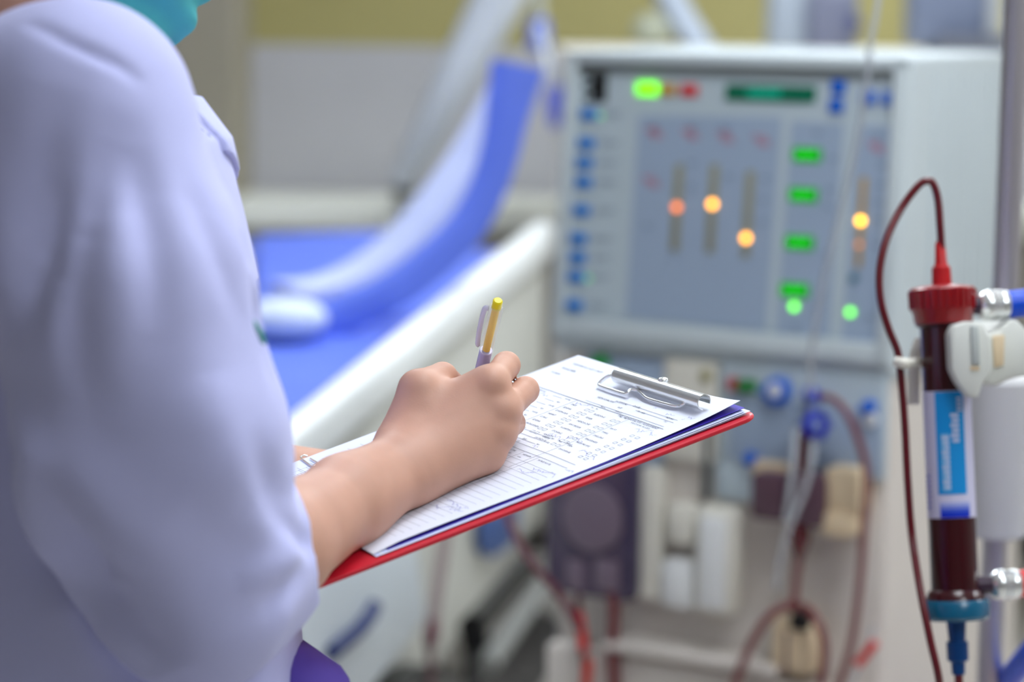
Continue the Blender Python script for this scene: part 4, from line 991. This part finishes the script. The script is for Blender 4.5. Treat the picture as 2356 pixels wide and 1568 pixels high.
def right_arm(P):
    d = arm_base(P)
    d = smin(d, knuck(P), .009)
    fg = smin(f_index(P), f_mid(P), .0012); fg = smin(fg, f_ring(P), .0015); fg = smin(fg, f_lit(P), .0015)
    d = smin(d, fg, .0065); return smin(d, f_thumb(P), .006)
# --- left arm: forearm passes behind the sheet and the hand supports the board from below
LSH, LEL = bp(-.01, .165, 1.315), W(190, 1085, 1.72)
LWR = W(800, 1112, 1.835)
lb = lambda x, y, z: Bp(x, y, z)
left_base = union([cone(LEL, LEL * .5 + LWR * .5, .036, .032), cone(LEL * .5 + LWR * .5, LWR, .032, .023), cone(LWR, lb(.10, .165, -.034), .021, .017),
    cone(LWR, lb(.115, .145, -.030), .020, .013), cone(LWR, lb(.118, .165, -.030), .020, .013), cone(LWR, lb(.112, .185, -.030), .019, .012)], .012)
def lfing(x, y, l, r):
    a = [lb(x, y, -.029), lb(x + l * .42, y - l * .28, -.0235), lb(x + l * .7, y - l * .5, -.0205), lb(x + l * .9, y - l * .68, -.0185)]
    return union([cone(a[i], a[i + 1], r - .0008 * i, r - .0008 * (i + 1)) for i in range(3)], .002)
lf = [lfing(.105, .128, .066, .0088), lfing(.118, .145, .074, .0092), lfing(.122, .165, .070, .0090), lfing(.115, .184, .054, .0080)]
lth = union([cone(lb(.075, .165, -.034), lb(.070, .135, -.030), .015, .0115), cone(lb(.070, .135, -.030), lb(.075, .105, -.024), .0115, .0095)], .003)
def left_arm(P):
    d = left_base(P); fg = lf[0](P)
    for g in lf[1:]: fg = smin(fg, g(P), .0012)
    return smin(smin(d, fg, .006), lth(P), .006)
# --- head, neck and the covered rest
HF = np.array([.86, .43, -.27]); HF /= np.linalg.norm(HF); HLf = np.cross(UP, HF); HLf /= np.linalg.norm(HLf); HU = np.cross(HF, HLf)
HC = np.array([-.283, 1.565, 1.532]); HR = np.stack([HF, HLf, HU], 1)
def hp(f, l, z): return HC + HR @ np.array([f, l, z])
skull = union([ball(hp(-.012, 0, .022), (.095, .076, .092), HR), ball(hp(.035, 0, -.035), (.058, .058, .078), HR), ball(hp(.052, 0, -.088), (.026, .026, .022), HR),
    cone(hp(-.025, .055, -.03), hp(.05, .018, -.088), .02, .016), cone(hp(-.025, -.055, -.03), hp(.05, -.018, -.088), .02, .016)], .02)
nose = union([cone(hp(.088, 0, .012), hp(.106, 0, -.026), .007, .0105), ball(hp(.098, .010, -.030), .0085), ball(hp(.098, -.010, -.030), .0085)], .006)
lips = union([cone(hp(.089, .018, -.057), hp(.094, 0, -.056), .004, .006), cone(hp(.089, -.018, -.057), hp(.094, 0, -.056), .004, .006)], .004)
brow = union([cone(hp(.080, .045, .022), hp(.088, .012, .022), .006, .006), cone(hp(.080, -.045, .022), hp(.088, -.012, .022), .006, .006)], .006)
ears = union([ball(hp(-.008, s * .076, -.008), (.017, .006, .030), HR) for s in (1, -1)], .004)
sock = union([ball(hp(.090, s * .031, .004), (.012, .016, .011), HR) for s in (1, -1)], .001)
eyes = union([ball(hp(.0775, s * .031, .004), .0118) for s in (1, -1)], .001)
def head(P):
    d = smin(skull(P), brow(P), .012); d = smin(d, nose(P), .010); d = smin(d, lips(P), .006); d = smin(d, ears(P), .006)
    d = -smin(-d, sock(P), .008); return smin(d, eyes(P), .0015)
neck = cone(bp(-.012, 0, 1.30), hp(-.03, 0, -.055), .054, .050)
torso_tab = [(.80, .15, .10, 0), (.92, .165, .115, -.005), (1.04, .13, .095, .005), (1.14, .14, .105, .015), (1.24, .15, .105, .01), (1.32, .13, .075, -.005), (1.37, .05, .05, -.012)]
def leg(s):
    h, k, a = bp(-.01, s * .085, .86), bp(.03 + .02 * s, s * .092, .46), bp(-.02 + .03 * s, s * .098, .09)
    return h, k, a
def legs(rh, rk, ra_):
    fs = []
    for s in (1, -1):
        h, k, a = leg(s); fs += [cone(h, k, rh, rk), cone(k, a, rk, ra_)]
    return union(fs, .03)
torso_s = profile(torso_tab); legs_s = legs(.078, .052, .036)
upper = union([cone(SHO, ELB, .046, .038), cone(LSH, LEL, .046, .038)], .02)
def body_all(P):
    d = smin(torso_s(P), neck(P), .03); d = smin(d, head(P), .018); d = smin(d, legs_s(P), .03); return smin(d, upper(P), .03)
# one mesh: fine forearms and hands, head in medium, the covered rest coarse
def clipz(f, lo, hi):
    return lambda P: np.maximum(f(P), np.maximum(P[:, 2] - hi, lo - P[:, 2]))
ra_pts = np.array([W(420, 1400, 1.40), W(1250, 800, 1.76), ELB, W(900, 1200, 1.6)])
mR = nets(right_arm, ra_pts.min(0) - .05, ra_pts.max(0) + .03, .0019)
la_pts = np.array([LEL, LWR, lb(.20, .05, -.03), lb(.1, .2, -.03)])
mL = nets(left_arm, la_pts.min(0) - .05, la_pts.max(0) + .045, .003)
mH = nets(clipz(body_all, 1.34, 2.), hp(0, 0, 0) - .16 - np.array([0, 0, .1]), hp(0, 0, 0) + .17, .0032)
mB = nets(clipz(body_all, .05, 1.345), (-.62, 1.2, .03), (.1, 2.0, 1.36), .009)
bodyo = obj('body', join(mR, mL, mH, mB), M_SKIN, nurse, 75)
for s in (1, -1):
    e = obj('eye', sphere(hp(.0745, s * .031, .004), .0115, 20, 14), mat('eye_white', (236, 232, 228), .2), nurse)
    obj('iris', sphere(hp(.0826, s * .031, .003), (.0042, .0048, .0048), 16, 10), mat('dark_iris', (40, 24, 18), .15), e)
    obj('eyebrow', tube([hp(.090, s * .014, .026), hp(.090, s * .030, .031), hp(.080, s * .047, .027)], .0026, 8, 5), M_HAIR, nurse)
hairf = union([ball(hp(-.018, 0, .028), (.102, .084, .098), HR), ball(hp(-.105, 0, .03), .046)], .015)
def hair(P):
    q = (P - HC) @ HR
    cut = np.maximum(q[:, 0] * .85 - q[:, 2] * .6 + .0 - .018, -.06 - q[:, 2] - q[:, 0] * .3)
    return np.maximum(hairf(P), cut)
hv, hf_ = nets(hair, HC - .2, HC + .2, .004)
qh = (hv - HC) @ HR
hv = hv + grad(hair, hv, .004) * (.0016 * np.sin(np.arctan2(qh[:, 1], qh[:, 2] + .05) * 46 + qh[:, 0] * 30) + .001 * np.sin(qh[:, 1] * 420))[:, None]
obj('hair', (hv, hf_), M_HAIR, nurse, 60)
# fingernails of the writing hand
def nail(mcp, dip, tip, r):
    m_, a, b = W(*mcp), W(*dip), W(*tip); t = (b - a) / np.linalg.norm(b - a); o = (a + b) / 2 - m_; o -= t * (o @ t); o /= np.linalg.norm(o)
    sx = np.cross(t, o); Rn = np.stack([t, sx, o], 1)
    obj('fingernail', xf(sphere((0, 0, 0), (.0062, .0048, .0018), 16, 10), Rn, b + o * (r - .0009) - t * .001), mat('nail', (226, 176, 160), .25), bodyo)
nail((1131, 882, 1.650), (1134, 890, 1.712), (1104, 932, 1.726), .0070); nail((1157, 945, 1.650), (1170, 936, 1.712), (1122, 960, 1.722), .0070)
nail((1150, 995, 1.648), (1128, 998, 1.706), (1090, 1004, 1.708), .0066); nail((1122, 1046, 1.646), (1104, 1030, 1.692), (1074, 1034, 1.690), .0062)
nail((962, 893, 1.646), (1018, 866, 1.672), (1062, 902, 1.706), .0084)
# --- tunic
tun_tab = [(.74, .205, .150, .000), (.85, .200, .146, .005), (.96, .182, .144, .018), (1.02, .170, .138, .017), (1.10, .166, .130, .010), (1.16, .167, .127, .008), (1.21, .166, .122, .006), (1.28, .158, .108, .004), (1.345, .125, .090, .008), (1.385, .075, .070, .0)]
tun_t = profile(tun_tab)
CUF = W(684, 1218, 1.50)
CUN = CR * .955 + CU * .17 + CF * .25; CUN /= np.linalg.norm(CUN)
ax_c = (FOR1 - ELB) / np.linalg.norm(FOR1 - ELB)
SMID = W(300, 760, 1.375)
slv_r = union([cone(SHO, W(275, 660, 1.378), .064, .071), cone(W(275, 660, 1.378), W(365, 1010, 1.385), .071, .070), cone(W(365, 1010, 1.385), W(452, 1340, 1.42), .070, .057),
    cone(W(452, 1340, 1.42), W(560, 1288, 1.46), .056, .043), cone(W(560, 1288, 1.46), W(760, 1166, 1.535), .043, .0345)], .03)
LCU = LEL + (LWR - LEL) * .66
slv_l = union([cone(LSH, LEL, .062, .058), cone(LEL, LCU, .056, .044)], .025)
yoke = union([cone(bp(-.015, .03, 1.345), LSH, .055, .058), cone(bp(-.015, -.03, 1.345), SHO, .055, .056)], .03)
lc_ax = (LWR - LEL) / np.linalg.norm(LWR - LEL)
inner_r = union([cone(W(540, 1312, 1.455), W(800, 1145, 1.55), .042, .0325)], .01)
inner_l = cone(LEL * .4 + LCU * .6, LCU + lc_ax * .08, .05, .038)
def tunic(P):
    d = smin(tun_t(P), yoke(P), .04)
    r = np.maximum(slv_r(P), (P - CUF) @ CUN); r = np.maximum(r, -inner_r(P))
    l = np.maximum(slv_l(P), (P - LCU) @ lc_ax); l = np.maximum(l, -inner_l(P))
    near = np.clip((P[:, 2] - 1.16) / .12, 0, 1)          # sleeve melts into the yoke above, stays free below
    d = smin(d, r, .012 + 0 * near) if False else np.where(near > 0, smin(d, r, .014 + .03 * near), np.minimum(d, r))
    d = smin(d, l, .02)
    return np.maximum(d, neck(P) * -1 - .004)
mt = nets(tunic, (-.62, 1.15, .73), (.06, 2.02, 1.47), .0034)
tv, tf = mt
# folds: polylines in the photo, laid on the cloth surface; amplitude in metres (negative = groove), width in metres
FOLDS = []
def fold(px, amp, wid):
    pts = []
    for u, v in px:
        d = march(tunic, u, v)
        if d is not None: pts.append(W(u, v, d))
    if len(pts) > 1: FOLDS.append((np.array(pts), amp, wid))
#FOLDS-BEGIN
fold([(150, 200), (125, 300), (95, 420), (50, 560), (10, 660)], -.006, .017)
fold([(150, 400), (130, 500), (100, 620), (50, 720), (10, 790)], -.007, .013)
fold([(250, 310), (236, 400), (214, 500), (186, 610), (170, 740), (160, 830)], -.007, .012)
fold([(308, 330), (322, 430), (338, 540), (348, 640), (345, 760)], -.007, .012)
fold([(430, 420), (460, 510), (500, 610), (540, 720)], -.0035, .010)
fold([(200, 540), (170, 640), (146, 740), (138, 840), (146, 930)], .006, .016)
fold([(282, 480), (290, 600), (284, 720), (268, 830), (262, 920)], .006, .017)
fold([(420, 460), (412, 600), (404, 760), (400, 920), (410, 1020)], .005, .028)
fold([(30, 820), (110, 930), (200, 1040), (300, 1130), (400, 1180)], -.006, .032)
fold([(470, 860), (500, 980), (540, 1090), (590, 1160)], .007, .022)
fold([(560, 1000), (600, 1080), (640, 1140), (680, 1180)], -.004, .012)
fold([(620, 1180), (670, 1225), (705, 1245), (725, 1250)], -.007, .009)
fold([(540, 1330), (600, 1305), (660, 1285), (705, 1275)], .006, .014)
fold([(590, 1400), (640, 1360), (680, 1320), (705, 1300)], -.005, .011)
fold([(540, 1190), (600, 1205), (650, 1200), (690, 1190)], .005, .014)
fold([(530, 420), (556, 520), (578, 620)], -.005, .007)
fold([(570, 640), (592, 720), (612, 800), (630, 880)], -.004, .006)
fold([(20, 900), (70, 1050), (120, 1220), (180, 1400), (240, 1560)], .014, .018)
fold([(150, 1200), (220, 1360), (320, 1500), (380, 1560)], -.012, .02)
fold([(0, 22), (70, 55), (150, 97), (210, 122), (275, 152), (320, 185)], -.0032, .0042)
#FOLDS-END
tn = grad(tunic, tv, .003)
dis = np.zeros(len(tv))
for pts, amp, wid in FOLDS:
    best = np.full(len(tv), 9.); par = np.zeros(len(tv)); ns = len(pts) - 1
    for k, (a, b) in enumerate(zip(pts[:-1], pts[1:])):
        ab = b - a; t = np.clip(((tv - a) @ ab) / (ab @ ab + 1e-12), 0, 1)
        dd = np.linalg.norm(tv - a - t[:, None] * ab, axis=1); m = dd < best
        best = np.where(m, dd, best); par = np.where(m, (k + t) / ns, par)
    dis += amp * np.exp(-(best / wid) ** 2) * np.sin(np.pi * np.clip(par * .92 + .04, 0, 1)) ** .6
# broad drape undulation of the loose cloth
q = tv - MID
dis += .0018 * np.sin(tv[:, 2] * 38 + 6 * np.sin(q @ BLF * 14) + (q @ BFW) * 25)
tv2 = tv + tn * dis[:, None]
tun = obj('tunic', (tv2, tf), M_TUNIC, nurse, 75)
# collar: second layer lying on the shoulders
cN = np.array([-.12, .1, 1.]) ; cN /= np.linalg.norm(cN)
base_c = union([tun_t, yoke], .04)
def shoulder(P): return smin(tun_t(P), yoke(P), .04)
def collar(P):
    s = np.abs(shoulder(P) - .0048) - .0026
    q = P - bp(0, 0, 0); f = q @ BFW; l = q @ BLF
    reach = np.hypot(l * .95, (f - .01) * .85) - .128                # outer edge of the flap
    gap = np.maximum(.028 - np.abs(l) - np.clip((1.36 - P[:, 2]), 0, 1) * .3, -(f - .03))   # open at the throat
    return np.maximum(np.maximum(s, reach), np.maximum(gap * 0 - 1, 1.255 - P[:, 2]))
obj('collar', nets(collar, (-.5, 1.3, 1.24), (-.08, 1.8, 1.42), .0032), M_TUNIC, nurse, 60)
# lapel tip standing off the chest, pocket with green embroidery
def slab(px, d, th, bev=.002):
    return wprism(px, d, d + th, bev)
dch = march(tunic, 500, 380) or 1.6
def lapel(P):
    q = P - bp(0, 0, 0); f = q @ BFW; l = q @ BLF
    s_ = np.abs(shoulder(P) - .0085) - .0034
    return np.maximum(s_, np.maximum(np.maximum(np.abs(l + .035) - .05 - (1.37 - P[:, 2]) * .1, .055 - f), np.maximum(P[:, 2] - 1.37, 1.318 - P[:, 2] - (l + .03) * .35)))
lp = obj('lapel', nets(lapel, (-.4, 1.4, 1.26), (-.1, 1.75, 1.40), .0022), M_TUNIC, tun, 60)
dpk = march(tunic, 592, 740) or 1.6
obj('pocket_embroidery', join(*[tube([W(578 + k * 7, 735 + k * 12, dpk - .002), W(592 + k * 6, 752 + k * 9, dpk - .003), W(604 + k * 2, 784 + k * 3, dpk - .002)], .0012, 6, 4) for k in range(3)]), mat('green_thread', (40, 150, 130), .7), tun)
# --- trousers and shoes
hipf = profile([(.70, .155, .120, 0), (.80, .160, .122, .003), (.90, .150, .115, .008), (.995, .130, .105, .01)])
legs_t = legs(.090, .080, .072)
def trousers(P): return np.maximum(smin(hipf(P), legs_t(P), .03), .075 - P[:, 2])
obj('trousers', nets(trousers, (-.62, 1.2, .06), (.1, 2.0, 1.03), .009), M_TROUS, nurse, 75)
pcn = W(662, 1694, 1.60); Rpo = np.stack([BFW, BLF, UP], 1)
pch = obj('waist_pouch', xf(rbox((0, 0, 0), (.05, .13, .13), .024, 5), Rpo, pcn), M_TROUS, nurse)
obj('pouch_flap', xf(rbox((.004, 0, .034), (.048, .126, .058), .022, 4), Rpo, pcn), M_TROUS, pch)
obj('waist_belt', join(*[tube([bp(.02 + .153 * math.cos(t), .187 * math.sin(t), pcn[2] + .01) for t in np.linspace(0, 2 * math.pi, 40)], .006, 8, 0, 2.)]), M_TROUS, pch)
for s in (1, -1):
    a = leg(s)[2]
    def shoe(P, a=a):
        t = a + BFW * .12; d = union([cone(a * [1, 1, 0] + UP * .045 - BFW * .02, t * [1, 1, 0] + UP * .035, .04, .038), cone(a * [1, 1, 0] + UP * .06, a * [1, 1, 0] + UP * .095, .042, .042)], .02)(P)
        return np.maximum(d, .001 - P[:, 2])
    obj('shoe', nets(shoe, a - [.15, .15, .12], a + [.24, .24, .08], .007), mat('white_shoe', (230, 230, 230), .5), nurse)
# --- face mask
maskf = union([ball(hp(.040, 0, -.045), (.064, .066, .080), HR), ball(hp(.058, 0, -.092), (.032, .036, .030), HR), ball(hp(.085, 0, -.03), (.026, .022, .03), HR), ball(hp(.0, 0, -.035), (.05, .077, .055), HR)], .022)
def mask(P):
    q = (P - HC) @ HR
    s = np.abs(maskf(P) - .0035) - .0026
    return np.maximum(s, np.maximum(np.maximum(.012 - q[:, 0] - .25 * np.clip(-.06 - q[:, 2], 0, 1), q[:, 2] + .006), -.128 - q[:, 2]))
mv, mf = nets(mask, HC - .19, HC + .17, .0021)
qm = (mv - HC) @ HR
mn = grad(maskf, mv, .003)
mv = mv + mn * (.0030 * np.sin(qm[:, 2] * 210 + qm[:, 1] * 55 + qm[:, 0] * 40) + .0012 * np.sin(qm[:, 2] * 90 - qm[:, 1] * 120))[:, None]
mk = obj('face_mask', (mv, mf), M_MASK, nurse, 60)
for s in (1, -1):
    obj('ear_loop', tube([hp(.030, s * .068, -.015), hp(-.005, s * .080, .015), hp(-.030, s * .082, -.005), hp(-.010, s * .080, -.045), hp(.020, s * .066, -.075)], .0016, 8, 6), mat('white_elastic', (232, 232, 232), .7), mk)
